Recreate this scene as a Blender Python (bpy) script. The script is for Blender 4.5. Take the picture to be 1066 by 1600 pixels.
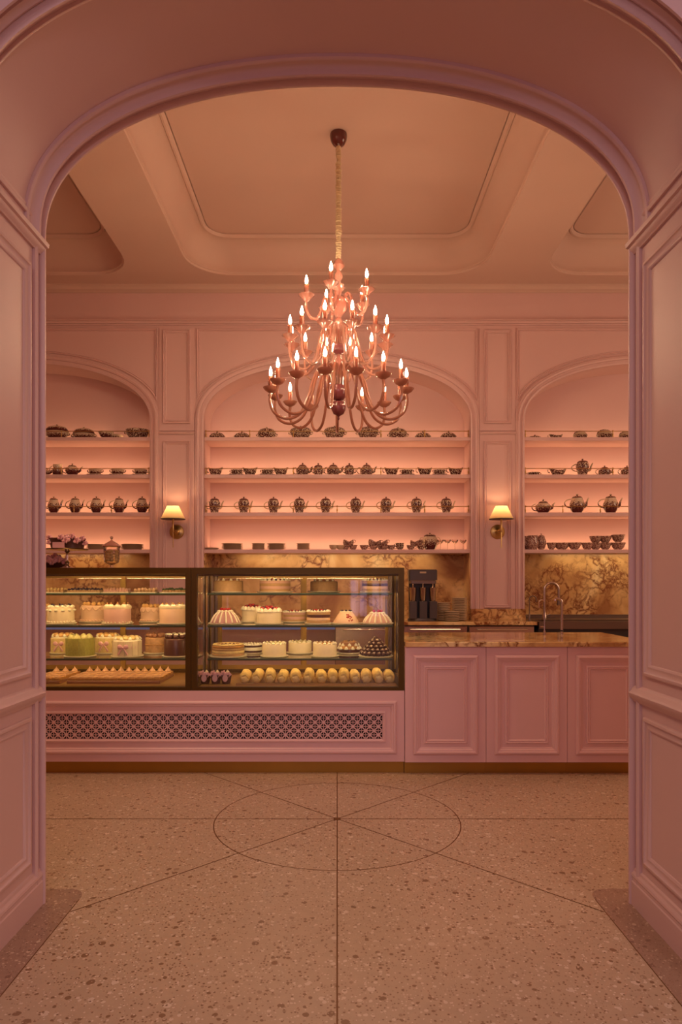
import bpy, math, random
from mathutils import Vector, Matrix
from mathutils.geometry import tessellate_polygon
random.seed(7)
PI = math.pi
scn = bpy.context.scene
for o in list(bpy.data.objects): bpy.data.objects.remove(o)
COL = scn.collection

# ------------------------------------------------------------------ camera
EYE = 1.37           # camera height
FPX = 1060.0         # focal length in pixels of the 1600 px high frame
cam = bpy.data.cameras.new('camera'); co = bpy.data.objects.new('camera', cam); COL.objects.link(co)
co.location = (0, 0, EYE); co.rotation_euler = (PI/2, 0, 0)
cam.sensor_fit = 'VERTICAL'; cam.sensor_height = 36; cam.sensor_width = 36*1066/1600
cam.lens = 36*FPX/1600
cam.shift_x = 6/1600; cam.shift_y = 110/1600
cam.clip_start = 0.05
scn.camera = co
# ------------------------------------------------------------------ light levels
scn.view_settings.view_transform = 'Standard'; scn.view_settings.look = 'None'
scn.view_settings.gamma = 1; scn.view_settings.exposure = 0.0; scn.view_settings.use_curve_mapping = False
w = bpy.data.worlds.new('world'); scn.world = w; w.use_nodes = True
w.node_tree.nodes['Background'].inputs[0].default_value = (0.30, 0.27, 0.45, 1)
w.node_tree.nodes['Background'].inputs[1].default_value = 0.3
CANDLE_E = 140.0     # candle bulbs
SHELF_W = 3.7        # led strip under / behind each wall shelf
CASE_W = 2.5         # led bars in the pastry cases
SCONCE_W = 3.2
UNSEEN_WINDOW_E = 1.3       # panes of unseen hall windows behind the camera, high ones added as fill
WARM = (1.0, 0.56, 0.25)
HALL_FILL_W = 30.0        # added area fills behind the camera, without fittings
CEILING_FILL_W = 22.0        # added soft fills below the ceiling, for floor and counter
SIDE_W = 60.0        # lamp of the next bay of the room, to the right

def area(name, loc, size, power, color, direction, parent=None, spread=PI):
    l = bpy.data.lights.new(name, 'AREA'); l.shape = 'RECTANGLE'; l.size, l.size_y = size
    l.energy = power; l.color = color; l.spread = spread
    o = bpy.data.objects.new(name, l); COL.objects.link(o); o.location = loc
    o.rotation_euler = Vector(direction).to_track_quat('-Z', 'Y').to_euler()
    if parent: o.parent = parent
    return o
def point(name, loc, power, color, radius, parent=None):
    l = bpy.data.lights.new(name, 'POINT'); l.energy = power; l.color = color; l.shadow_soft_size = radius
    o = bpy.data.objects.new(name, l); COL.objects.link(o); o.location = loc
    if parent: o.parent = parent
    return o

# ------------------------------------------------------------------ helpers
def X(px, Y): return (px - 527)/FPX*Y          # lateral position of something seen at px when it stands at depth Y
def Z(py, Y): return EYE + (910 - py)/FPX*Y    # its height

class G:
    def __init__(s): s.v = []; s.f = []
    def add(s, vs, fs):
        k = len(s.v); s.v += [tuple(p) for p in vs]; s.f += [tuple(i+k for i in f) for f in fs]; return s
    def box(s, x0, x1, y0, y1, z0, z1):
        return s.add([(x0,y0,z0),(x1,y0,z0),(x1,y1,z0),(x0,y1,z0),(x0,y0,z1),(x1,y0,z1),(x1,y1,z1),(x0,y1,z1)],
                     [(0,3,2,1),(4,5,6,7),(0,1,5,4),(1,2,6,5),(2,3,7,6),(3,0,4,7)])
    def bbox(s, x0, x1, y0, y1, z0, z1, b=.004):   # box with chamfered vertical and top edges
        def ring(i, z): return [(x0+i,y0+b,z),(x0+b,y0+i,z),(x1-b,y0+i,z),(x1-i,y0+b,z),(x1-i,y1-b,z),(x1-b,y1-i,z),(x0+b,y1-i,z),(x0+i,y1-b,z)]
        vs = ring(0,z0)+ring(0,z1-b)+ring(b*.99,z1)
        fs = [tuple(range(7,-1,-1)), tuple(range(16,24))]
        for r in (0,8):
            for i in range(8): j=(i+1)%8; fs.append((r+i,r+j,r+8+j,r+8+i))
        return s.add(vs, fs)
    def quad(s, a, b, c, d): return s.add([a,b,c,d],[(0,1,2,3)])
    def lathe(s, prof, n=24, c=(0,0,0), sx=1, sy=1, mod=None, lift=None):
        vs = []; m = len(prof)
        for i in range(n):
            a = 2*PI*i/n
            for r, z in prof:
                k = mod(a, z) if mod else 1
                x = r*k*math.cos(a)*sx; y = r*k*math.sin(a)*sy
                vs.append((c[0]+x, c[1]+y, c[2]+z+(lift(x,y,z) if lift else 0)))
        fs = []
        for i in range(n):
            j = (i+1)%n
            for q in range(m-1): fs.append((i*m+q, j*m+q, j*m+q+1, i*m+q+1))
        if prof[0][0] > 1e-6: fs.append(tuple(i*m for i in range(n-1,-1,-1)))
        if prof[-1][0] > 1e-6: fs.append(tuple(i*m+m-1 for i in range(n)))
        return s.add(vs, fs)
    def ball(s, c, r, n=12, m=7, sz=1, sx=1, sy=1):
        pr = [(max(r*math.sin(PI*i/m),1e-5), -r*sz*math.cos(PI*i/m)) for i in range(m+1)]
        pr[0] = (1e-7, pr[0][1]); pr[-1] = (1e-7, pr[-1][1])
        return s.lathe(pr, n, c, sx, sy)
    def tube(s, pts, r, n=8, cap=True):
        pts = [Vector(p) for p in pts]; N = len(pts)
        rs = r if isinstance(r, (list, tuple)) else [r]*N
        up = None; vs = []
        for i in range(N):
            t = (pts[min(i+1,N-1)] - pts[max(i-1,0)]).normalized()
            if up is None: up = t.orthogonal().normalized()
            up = (up - t*up.dot(t)).normalized(); b = t.cross(up)
            for k in range(n):
                a = 2*PI*k/n; vs.append(pts[i] + (up*math.cos(a)+b*math.sin(a))*rs[i])
        fs = []
        for i in range(N-1):
            for k in range(n):
                l = (k+1)%n; fs.append((i*n+k, i*n+l, (i+1)*n+l, (i+1)*n+k))
        if cap: fs.append(tuple(range(n-1,-1,-1))); fs.append(tuple((N-1)*n+k for k in range(n)))
        return s.add(vs, fs)
    def sweep(s, path, prof, closed, fn):
        """profile (offset to the left of the path, height) swept along a 2-D path with mitred corners"""
        N = len(path); P = [Vector(p) for p in path]; rows = []
        def nrm(a, b):
            d = (b-a); d.normalize(); return Vector((-d.y, d.x))
        for i in range(N):
            if closed or 0 < i < N-1:
                n1 = nrm(P[i-1], P[i]); n2 = nrm(P[i], P[(i+1)%N])
                m = n1+n2; m.normalize(); m = m/max(m.dot(n1), .35)
            elif i == 0: m = nrm(P[0], P[1])
            else: m = nrm(P[-2], P[-1])
            rows.append([fn(P[i].x+m.x*o, P[i].y+m.y*o, h) for o, h in prof])
        k = len(prof); vs = [p for r in rows for p in r]; fs = []
        for i in range(N if closed else N-1):
            j = (i+1)%N
            for q in range(k-1): fs.append((i*k+q, j*k+q, j*k+q+1, i*k+q+1))
        if not closed: fs.append(tuple(range(k))); fs.append(tuple((N-1)*k+q for q in range(k-1,-1,-1)))
        return s.add(vs, fs)
    def holed(s, outer, holes, fn):
        loops = [[Vector((a,b,0)) for a,b in outer]] + [[Vector((a,b,0)) for a,b in h] for h in holes]
        tris = tessellate_polygon(loops)
        return s.add([fn(p.x,p.y) for l in loops for p in l], tris)
    def build(s, name, m, parent=None, smooth=False, kind=None):
        me = bpy.data.meshes.new(name); me.from_pydata(s.v, [], s.f); me.update()
        me.materials.append(m)
        if smooth:
            for p in me.polygons: p.use_smooth = True
            me.set_sharp_from_angle(angle=math.radians(42))
        o = bpy.data.objects.new(name, me); COL.objects.link(o)
        if parent: o.parent = parent
        if kind: o['kind'] = kind
        return o

def spline(pts, k=6):
    P = [Vector(p) for p in pts]; P = [2*P[0]-P[1]] + P + [2*P[-1]-P[-2]]; out = []
    for i in range(1, len(P)-2):
        for j in range(k):
            t = j/k
            out.append(.5*((2*P[i]) + (-P[i-1]+P[i+1])*t + (2*P[i-1]-5*P[i]+4*P[i+1]-P[i+2])*t*t + (-P[i-1]+3*P[i]-3*P[i+1]+P[i+2])*t**3))
    out.append(P[-2]); return out

def tag(o, label, cat, group=None):
    o['label'] = label; o['category'] = cat
    if group: o['group'] = group
    elif 'group' in o: del o['group']
    return o
def thing(name, label=None, cat=None, loc=(0,0,0), rz=0, group=None):
    o = bpy.data.objects.new(name, None); COL.objects.link(o); o.empty_display_size = .05
    o.location = loc; o.rotation_euler = (0,0,rz)
    if label: tag(o, label, cat, group)
    return o
def dup(o, parent=None):
    c = o.copy(); COL.objects.link(c)
    if parent: c.parent = parent
    for ch in list(o.children): dup(ch, c)
    return c
CACHE = {}
def place(key, build, loc, label, cat, group=None, rz=0, sc=(1,1,1), tilt=(0,0)):
    if key in CACHE: o = dup(CACHE[key])
    else: o = CACHE[key] = build()
    o.location = loc; o.rotation_euler = (tilt[0], tilt[1], rz); o.scale = sc
    return tag(o, label, cat, group)
def repeat(o, parent, spots):
    """copies of a small part, sharing its mesh"""
    for i, (loc, rz) in enumerate(spots):
        c = o if i == 0 else o.copy()
        if i: COL.objects.link(c)
        c.parent = parent; c.location = loc; c.rotation_euler = (0,0,rz)
ORD = ['leftmost','second from the left','third from the left','fourth from the left','fifth from the left','sixth from the left','seventh from the left','eighth from the left','ninth from the left','tenth from the left','eleventh from the left','twelfth from the left','thirteenth from the left','fourteenth from the left','fifteenth from the left','sixteenth from the left','seventeenth from the left','eighteenth from the left']

# ------------------------------------------------------------------ materials
def nt(name):
    m = bpy.data.materials.new(name); m.use_nodes = True; t = m.node_tree
    return m, t, t.nodes['Principled BSDF']
def L(t, a, b): t.links.new(a, b)
def mat(name, col, rough=.5, metal=0, spec=.5, bump=0, bscale=200, vary=0, vscale=6, sss=0, coat=0):
    m, t, b = nt(name)
    b.inputs['Base Color'].default_value = (*col, 1); b.inputs['Roughness'].default_value = rough
    b.inputs['Metallic'].default_value = metal; b.inputs['Specular IOR Level'].default_value = spec
    if coat: b.inputs['Coat Weight'].default_value = coat; b.inputs['Coat Roughness'].default_value = .1
    tc = t.nodes.new('ShaderNodeTexCoord')
    if vary:
        n = t.nodes.new('ShaderNodeTexNoise'); n.inputs['Scale'].default_value = vscale; n.inputs['Detail'].default_value = 4
        L(t, tc.outputs['Object'], n.inputs['Vector'])
        mx = t.nodes.new('ShaderNodeMix'); mx.data_type = 'RGBA'
        mx.inputs[6].default_value = (*[max(0, c*(1-vary)) for c in col], 1); mx.inputs[7].default_value = (*[min(1, c*(1+vary)) for c in col], 1)
        L(t, n.outputs['Fac'], mx.inputs[0]); L(t, mx.outputs[2], b.inputs['Base Color'])
    if bump:
        n2 = t.nodes.new('ShaderNodeTexNoise'); n2.inputs['Scale'].default_value = bscale; n2.inputs['Detail'].default_value = 3
        L(t, tc.outputs['Object'], n2.inputs['Vector'])
        bp = t.nodes.new('ShaderNodeBump'); bp.inputs['Strength'].default_value = bump; bp.inputs['Distance'].default_value = .004
        L(t, n2.outputs['Fac'], bp.inputs['Height']); L(t, bp.outputs['Normal'], b.inputs['Normal'])
    return m
def ramp(t, src, stops):
    r = t.nodes.new('ShaderNodeValToRGB'); e = r.color_ramp.elements
    while len(e) < len(stops): e.new(.5)
    for i, (p, c) in enumerate(stops): e[i].position = p; e[i].color = (*c, 1)
    L(t, src, r.inputs[0]); return r
def math_n(t, op, a, b=None, c=None):
    n = t.nodes.new('ShaderNodeMath'); n.operation = op
    for i, v in enumerate((a, b, c)):
        if v is None: continue
        if isinstance(v, (int, float)): n.inputs[i].default_value = v
        else: L(t, v, n.inputs[i])
    return n.outputs[0]

PAINT = mat('pink_paint', (.70,.465,.45), .42, spec=.4, vary=.03, vscale=2, bump=.05, bscale=60)
CEILP = mat('ceiling_paint', (.67,.475,.40), .6, spec=.3, vary=.04, vscale=1.5)
CABP = mat('cabinet_paint', (.78,.48,.47), .38, spec=.45, vary=.02, vscale=3)
BRONZE = mat('bronze', (.105,.058,.010), .33, metal=.65, vary=.12, vscale=3)
BRASS = mat('brass', (.55,.36,.13), .3, metal=1, vary=.15, vscale=8)
BRASSK = mat('brushed_brass', (.40,.21,.035), .34, metal=.8, vary=.2, vscale=2.5)
STEEL = mat('steel', (.55,.47,.40), .25, metal=1)
STEELD = mat('dark_steel', (.22,.17,.14), .35, metal=.9)
CHROME = mat('chrome', (.75,.68,.6), .12, metal=1)
BLACK = mat('black_plastic', (.035,.028,.028), .35)
DGREY = mat('grey_enamel', (.09,.075,.075), .35, metal=.3)
INLAY = mat('brass_inlay', (.20,.085,.03), .45, metal=.4)
HOLE = mat('dark_void', (.02,.012,.012), .9)

def terrazzo(name, base, dark, light, sc):
    m, t, b = nt(name); b.inputs['Roughness'].default_value = .3; b.inputs['Specular IOR Level'].default_value = .45
    tc = t.nodes.new('ShaderNodeTexCoord')
    cur = None
    def mixc(fac, a, bcol):
        mx = t.nodes.new('ShaderNodeMix'); mx.data_type = 'RGBA'; L(t, fac, mx.inputs[0])
        if isinstance(a, tuple): mx.inputs[6].default_value = (*a,1)
        else: L(t, a, mx.inputs[6])
        if isinstance(bcol, tuple): mx.inputs[7].default_value = (*bcol,1)
        else: L(t, bcol, mx.inputs[7])
        return mx.outputs[2]
    n = t.nodes.new('ShaderNodeTexNoise'); n.inputs['Scale'].default_value = 25; n.inputs['Detail'].default_value = 6; L(t, tc.outputs['Object'], n.inputs['Vector'])
    cur = mixc(n.outputs['Fac'], tuple(c*.86 for c in base), tuple(c*1.12 for c in base))
    for k, (s, thr, rad) in enumerate(((sc,.70,.34),(sc*1.9,.62,.36),(sc*3.6,.5,.38))):
        mp = t.nodes.new('ShaderNodeMapping'); mp.inputs['Location'].default_value = (k*3.3, k*7.1, 0); L(t, tc.outputs['Object'], mp.inputs['Vector'])
        wob = t.nodes.new('ShaderNodeTexNoise'); wob.inputs['Scale'].default_value = s*1.4; L(t, mp.outputs[0], wob.inputs['Vector'])
        ad = t.nodes.new('ShaderNodeMixRGB'); ad.blend_type = 'ADD'; ad.inputs[0].default_value = .35/s; L(t, mp.outputs[0], ad.inputs[1]); L(t, wob.outputs['Color'], ad.inputs[2])
        v = t.nodes.new('ShaderNodeTexVoronoi'); v.inputs['Scale'].default_value = s; v.voronoi_dimensions = '2D'; L(t, ad.outputs[0], v.inputs['Vector'])
        sep = t.nodes.new('ShaderNodeSeparateColor'); L(t, v.outputs['Color'], sep.inputs[0])
        inside = math_n(t, 'LESS_THAN', v.outputs['Distance'], math_n(t, 'MULTIPLY', sep.outputs[1], rad))
        f = math_n(t, 'MULTIPLY', inside, math_n(t, 'GREATER_THAN', sep.outputs[0], thr))
        cc = ramp(t, sep.outputs[2], [(0, dark), (.45, tuple(.5*(a+q) for a, q in zip(base, dark))), (.62, light), (1, tuple(min(1,c*1.1) for c in light))])
        cc.color_ramp.interpolation = 'CONSTANT'
        cur = mixc(f, cur, cc.outputs[0])
    L(t, cur, b.inputs['Base Color']); return m
TERRAZZO = terrazzo('terrazzo', (.51,.355,.245), (.27,.15,.085), (.66,.51,.40), 24)
TERRAZZO2 = terrazzo('terrazzo_border', (.36,.22,.16), (.24,.13,.09), (.56,.41,.31), 30)

def marble(name, rough):
    m, t, b = nt(name); b.inputs['Roughness'].default_value = rough
    tc = t.nodes.new('ShaderNodeTexCoord')
    def noise(vec, s, d=5, dist=0):
        n = t.nodes.new('ShaderNodeTexNoise'); n.inputs['Scale'].default_value = s; n.inputs['Detail'].default_value = d; n.inputs['Distortion'].default_value = dist; L(t, vec, n.inputs['Vector']); return n
    def warp(vec, s, amt):
        n = noise(vec, s, 6); a = t.nodes.new('ShaderNodeMixRGB'); a.blend_type = 'ADD'; a.inputs[0].default_value = amt; L(t, vec, a.inputs[1]); L(t, n.outputs['Color'], a.inputs[2]); return a.outputs[0]
    def rng(v, a, b_, c=0, d=1):
        q = t.nodes.new('ShaderNodeMapRange'); q.inputs[1].default_value = a; q.inputs[2].default_value = b_; q.inputs[3].default_value = c; q.inputs[4].default_value = d; L(t, v, q.inputs[0]); return q.outputs[0]
    base = ramp(t, noise(tc.outputs['Object'], 1.7, 8, .8).outputs['Fac'], [(.32,(.38,.17,.06)),(.45,(.62,.36,.14)),(.56,(.78,.52,.23)),(.70,(.90,.72,.40))])
    w2 = warp(warp(tc.outputs['Object'], 3, .35), 14, .10)
    def veins(s, wd):
        v = t.nodes.new('ShaderNodeTexVoronoi'); v.feature = 'DISTANCE_TO_EDGE'; v.inputs['Scale'].default_value = s; L(t, w2, v.inputs['Vector'])
        return rng(v.outputs[0], 0, wd, 1, 0)
    m1 = rng(noise(w2, 1.9, 4).outputs['Fac'], .43, .55); m2 = rng(noise(w2, 3.7, 3).outputs['Fac'], .46, .58)
    f = math_n(t, 'MAXIMUM', math_n(t, 'MULTIPLY', veins(7, .15), m1), math_n(t, 'MULTIPLY', veins(17, .26), math_n(t, 'MULTIPLY', m1, m2)))
    f = math_n(t, 'MULTIPLY', f, rng(noise(w2, 22, 4).outputs['Fac'], .28, .50))
    mx = t.nodes.new('ShaderNodeMix'); mx.data_type = 'RGBA'; L(t, f, mx.inputs[0]); L(t, base.outputs[0], mx.inputs[6]); mx.inputs[7].default_value = (.19,.045,.012,1)
    L(t, mx.outputs[2], b.inputs['Base Color']); return m
MARBLE = marble('breccia_marble', .30)
MARBLET = marble('polished_breccia_marble', .10)

def glass(name, tint=(1,1,1), refl=.5, rough=.02, opac=0.0, col=(.8,.4,.35), ior=1.45):
    """thin glass: transparent with a Fresnel gloss, optionally with some body colour"""
    m, t, b = nt(name); t.nodes.remove(b); out = t.nodes['Material Output']
    tr = t.nodes.new('ShaderNodeBsdfTransparent'); tr.inputs[0].default_value = (*tint,1)
    gl = t.nodes.new('ShaderNodeBsdfGlossy'); gl.inputs['Roughness'].default_value = rough; gl.inputs[0].default_value = (1,1,1,1)
    fr = t.nodes.new('ShaderNodeFresnel'); fr.inputs[0].default_value = ior
    base = tr.outputs[0]
    if opac:
        df = t.nodes.new('ShaderNodeBsdfDiffuse'); df.inputs[0].default_value = (*col,1)
        tl = t.nodes.new('ShaderNodeBsdfTranslucent'); tl.inputs[0].default_value = (*col,1)
        m0 = t.nodes.new('ShaderNodeMixShader'); m0.inputs[0].default_value = .5; L(t, df.outputs[0], m0.inputs[1]); L(t, tl.outputs[0], m0.inputs[2])
        m1 = t.nodes.new('ShaderNodeMixShader'); m1.inputs[0].default_value = opac; L(t, tr.outputs[0], m1.inputs[1]); L(t, m0.outputs[0], m1.inputs[2]); base = m1.outputs[0]
    m2 = t.nodes.new('ShaderNodeMixShader'); L(t, math_n(t, 'MULTIPLY', fr.outputs[0], refl*2), m2.inputs[0]); L(t, base, m2.inputs[1]); L(t, gl.outputs[0], m2.inputs[2])
    L(t, m2.outputs[0], out.inputs[0]); return m
PANE = glass('case_glass', (.97,.98,.97), .8)
SHELFG = glass('shelf_glass', (.88,.95,.90), .6)
EDGEG = mat('glass_edge', (.05,.10,.065), .2)
GILT = mat('gilt_frame', (.42,.25,.055), .35, metal=.45)
CLEAR = glass('clear_glass', (.95,.9,.88), .45)
PINKG = glass('pink_glass', (1,.80,.74), 1.0, .06, .50, (.85,.42,.34), 1.5)
PINKGA = glass('pink_glass_arm', (1,.80,.74), .9, .1, .5, (.72,.42,.33), 1.5)
ROSEG = glass('rose_glass', (1,.7,.6), .7, .12, .92, (.56,.26,.18), 1.5)
PLUMG = mat('plum_glass', (.22,.055,.06), .12, coat=.5)
CANOPY = mat('canopy_glaze', (.11,.018,.015), .12, coat=.6)
SLEEVE = glass('candle_sleeve', (1,.7,.5), .5, .2, .94, (.30,.10,.06), 1.4)
def emis(name, col, s):
    m, t, b = nt(name); b.inputs['Emission Color'].default_value = (*col,1); b.inputs['Emission Strength'].default_value = s; b.inputs['Base Color'].default_value = (*col,1); return m
BULB = emis('candle_bulb', (1,.67,.40), CANDLE_E)
SBULB = emis('sconce_bulb', (1,.62,.3), 4)
LEDM = emis('led_diffuser', (1,.6,.3), 3)
DAYL = emis('unseen_daylight_pane', (.72,.60,1.0), UNSEEN_WINDOW_E)
RUFFLE = mat('cream_silk', (.72,.58,.36), .55, bump=.6, bscale=90, vary=.15, vscale=40)
def shade_mat():
    m, t, b = nt('lamp_shade_linen'); t.nodes.remove(b); out = t.nodes['Material Output']
    a = t.nodes.new('ShaderNodeBsdfDiffuse'); a.inputs[0].default_value = (.66,.50,.30,1)
    q = t.nodes.new('ShaderNodeBsdfTranslucent'); q.inputs[0].default_value = (.60,.43,.24,1)
    x = t.nodes.new('ShaderNodeMixShader'); x.inputs[0].default_value = .5; L(t,a.outputs[0],x.inputs[1]); L(t,q.outputs[0],x.inputs[2]); L(t,x.outputs[0],out.inputs[0]); return m
SHADE = shade_mat()

def porcelain(name, mode):
    m, t, b = nt(name); b.inputs['Roughness'].default_value = .16; b.inputs['Coat Weight'].default_value = .3
    tc = t.nodes.new('ShaderNodeTexCoord')
    n = t.nodes.new('ShaderNodeTexNoise'); n.inputs['Scale'].default_value = 85; n.inputs['Detail'].default_value = 3; L(t, tc.outputs['Object'], n.inputs['Vector'])
    sp = t.nodes.new('ShaderNodeSeparateXYZ'); L(t, tc.outputs['Generated'], sp.inputs[0])
    cream = (.66,.53,.38); dark = (.10,.028,.026)
    if mode == 'floral':     # dark brown transfer flowers with a dark rim band
        band = math_n(t, 'LESS_THAN', math_n(t, 'ABSOLUTE', math_n(t, 'SUBTRACT', sp.outputs[2], .5)), .34)
        val = math_n(t, 'ADD', n.outputs['Fac'], math_n(t, 'MULTIPLY', band, .045))
        r = ramp(t, val, [(.475, cream), (.53, dark)])
    elif mode == 'scenic':   # pale upper half, plum landscape below
        val = math_n(t, 'ADD', math_n(t, 'MULTIPLY', n.outputs['Fac'], .9), math_n(t, 'MULTIPLY', sp.outputs[2], -.55))
        r = ramp(t, val, [(.08, cream), (.12, (.34,.18,.11)), (.17, (.13,.04,.03)), (.24, (.085,.015,.015))])
    else:
        r = ramp(t, n.outputs['Fac'], [(.44, (.58,.40,.30)), (.54, (.20,.08,.07))])
    L(t, r.outputs[0], b.inputs['Base Color']); return m
FLORAL = porcelain('floral_porcelain', 'floral'); SCENIC = porcelain('scenic_porcelain', 'scenic'); DENSE = porcelain('dense_porcelain', 'dense')
CREAMP = mat('cream_porcelain', (.55,.42,.28), .18, coat=.3)
PLATEM = mat('stoneware', (.66,.52,.37), .25, vary=.06, vscale=20)
BOARD = mat('cake_plate', (.70,.62,.46), .3)
def frost(name, col, vary=.06, bump=.25, rough=.5): return mat(name, col, rough, vary=vary, vscale=30, bump=bump, bscale=70)
FCREAM = frost('cream_frosting', (.82,.67,.43)); FPEACH = frost('peach_frosting', (.82,.54,.35)); FPINK = frost('pink_frosting', (.66,.38,.30))
FWHITE = frost('white_cream', (.88,.80,.60)); FGREEN = frost('pistachio_cream', (.36,.33,.07), .35, 1.0); FGREENT = frost('pistachio_topping', (.62,.55,.22), .3, 1.0)
FBROWN = frost('chocolate', (.085,.028,.018), .3, .3, .3); FTAN = frost('sponge', (.50,.30,.13), .25, .8); FNUT = frost('nut_crumb', (.50,.27,.12), .6, 1.0)
FCARA = frost('caramel', (.55,.27,.08), .35, .4, .3); FBUN = frost('choux_pastry', (.68,.40,.14), .25, .4); FGOLD = frost('pastry_cream', (.84,.60,.26), .3, 1.0)
FMAUVE = frost('mauve_cake', (.50,.25,.24), .15); FMILK = frost('milk_chocolate', (.32,.14,.07), .15, .2, .3)
RIBBON = mat('pink_ribbon', (.78,.42,.44), .35); PETAL = mat('pink_petal', (.84,.45,.46), .5, vary=.15, vscale=60)
BERRYR = mat('red_berry', (.42,.02,.02), .2, coat=.4); BERRYB = mat('dark_berry', (.03,.02,.05), .25, coat=.4); LEAF = mat('dark_green', (.05,.09,.03), .5)
CARD = mat('pink_card', (.66,.36,.38), .5); TRAY = mat('gold_tray', (.46,.27,.09), .4, metal=.6)
# ================================================================== STRUCTURE
TR = [0]
def trim(g, m=None, smooth=False):
    TR[0] += 1; return g.build('trim_%d' % TR[0], m or PAINT, smooth=smooth, kind='structure')
def arch(c, hw, zs, rise, n=2.17, N=40):
    out = []
    for i in range(N+1):
        t = PI - PI*i/N; cx = math.cos(t); sy = math.sin(t)
        out.append((c + hw*math.copysign(abs(cx)**(2/n), cx), zs + rise*max(sy,0)**(2/n)))
    return out
# --- entrance arch wall -------------------------------------------------
JW, SPR, RISE, YN, YF = 1.272, 2.84, .676, 2.17, 2.90
AP = arch(0, JW, SPR, RISE, 2.17, 64)
outl = [(-6,0),(-JW,0)] + AP + [(JW,0),(6,0),(6,5.3),(-6,5.3)]
g = G()
g.holed(outl, [], lambda a,b: (a,YN,b)); g.holed(outl, [], lambda a,b: (a,YF,b))
pth = [(-JW,0)] + AP + [(JW,0)]
g.sweep(pth, [(0,YN),(0,YF)], False, lambda u,v,h: (u,h,v))
g.build('wall_front', PAINT, kind='structure', smooth=True)
# edge mouldings: path runs left jamb -> arch -> right jamb, the opening lies to the right (negative offset)
def soff(prof, path):
    return G().sweep(path, [(-o, y) for y, o in prof], False, lambda u,v,h: (u,h,v))
up = [(-JW,SPR-.03)] + AP + [(JW,SPR-.03)]
far_strip = [(2.83,0),(2.83,.012),(2.842,.018),(2.850,.012),(2.866,.010),(2.868,.001),(2.886,.001),(2.888,.020),(2.893,.026),(2.902,.026),(2.902,0)]
trim(soff(far_strip, pth), smooth=True)
far_band = [(2.750,0),(2.752,.012),(2.760,.017),(2.766,.017),(2.768,.006),(2.780,.007),(2.796,.014),(2.806,.026),(2.812,.038),(2.822,.040),(2.824,.020),(2.829,.012),(2.830,0)]
trim(soff(far_band, up), smooth=True)
near_strip = [(YN+YF-y, o) for y, o in reversed(far_strip)]; near_band = [(YN+YF-y, o) for y, o in reversed(far_band)]
trim(soff(near_strip, pth), smooth=True); trim(soff(near_band, up), smooth=True)
# panelling of the two jambs
PM = [(0,0),(0,.012),(.006,.016),(.014,.016),(.020,.009),(.032,.006),(.040,.010),(.046,.007),(.050,0)]
def wallmap(side):   # u = depth, v = height, h = out of the jamb
    return lambda u,v,h: (side*(JW-h), u, v)
for side in (-1,1):
    f = wallmap(side); g = G()
    for z0, z1 in ((.205,.815),(.985,2.685)):
        g.sweep([(2.275,z0),(2.795,z0),(2.795,z1),(2.275,z1)], PM, True, f)
    trim(g, smooth=True)
    g = G()   # chair rail, impost and the lower edge of the soffit panel
    g.sweep([(YN,.865),(2.885,.865)], [(0,0),(0,.012),(.012,.018),(.022,.030),(.038,.034),(.046,.022),(.058,.018),(.066,.008),(.07,0)], False, f)
    g.sweep([(YN,2.765),(2.905,2.765)], [(0,0),(0,.010),(.008,.014),(.014,.022),(.030,.026),(.034,.036),(.050,.040),(.058,.028),(.066,.012),(.07,0)], False, f)
    g.sweep([(2.27,2.875),(2.80,2.875)], [(0,0),(0,.012),(.006,.016),(.016,.016),(.024,.008),(.034,.012),(.042,.006),(.045,0)], False, f)
    trim(g, smooth=True)
    g = G().sweep([(YN,0),(2.903,0)], [(0,0),(0,.020),(.10,.020),(.105,.016),(.118,.016),(.125,.020),(.135,.018),(.145,.010),(.155,.008),(.16,0)], False, f)
    g.build('baseboard_left' if side < 0 else 'baseboard_right', PAINT, kind='structure')
# --- room shell -----------------------------------------------------------
G().box(-6,6,-5.2,8.7,-.1,0).build('floor', TERRAZZO, kind='structure')
G().box(-6.1,-6,-5.2,8.7,0,5.4).build('wall_left', PAINT, kind='structure')
G().box(6,6.1,-5.2,8.7,0,5.4).build('wall_right', PAINT, kind='structure')
# hall behind the camera: rear wall, flat ceiling, unseen windows (high ones added as fill)
WIN = [(-4.6,-3.0,1.8,4.3),(-2.2,-.7,1.8,4.3),(.7,2.2,1.8,4.3),(3.0,4.6,1.8,4.3),(.28,.68,.6,1.45),(.74,1.14,.6,1.45),(-5.6,-5.05,.7,1.45)]
g = G().holed([(-6,0),(6,0),(6,5.3),(-6,5.3)], [[(a,c),(b,c),(b,d),(a,d)] for a,b,c,d in WIN], lambda u,v: (u,-5.2,v))
g.build('wall_rear', PAINT, kind='structure')
for i, (a,b,c,d) in enumerate(WIN):
    fr = G()
    fr.sweep([(a,c),(b,c),(b,d),(a,d)], [(-.06,0),(-.06,.05),(.03,.05),(.03,0)], True, lambda u,v,h: (u,-5.2+h,v))
    fr.box((a+b)/2-.02,(a+b)/2+.02,-5.2,-5.16,c,d); fr.box(a,b,-5.2,-5.16,(c+d)/2-.015,(c+d)/2+.015)
    fo = fr.build('unseen_window_%d' % (i+1), PAINT, kind='structure')
    pn = G().quad((a,-5.21,c),(b,-5.21,c),(b,-5.21,d),(a,-5.21,d)).build('unseen_window_pane', DAYL, fo)
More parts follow.
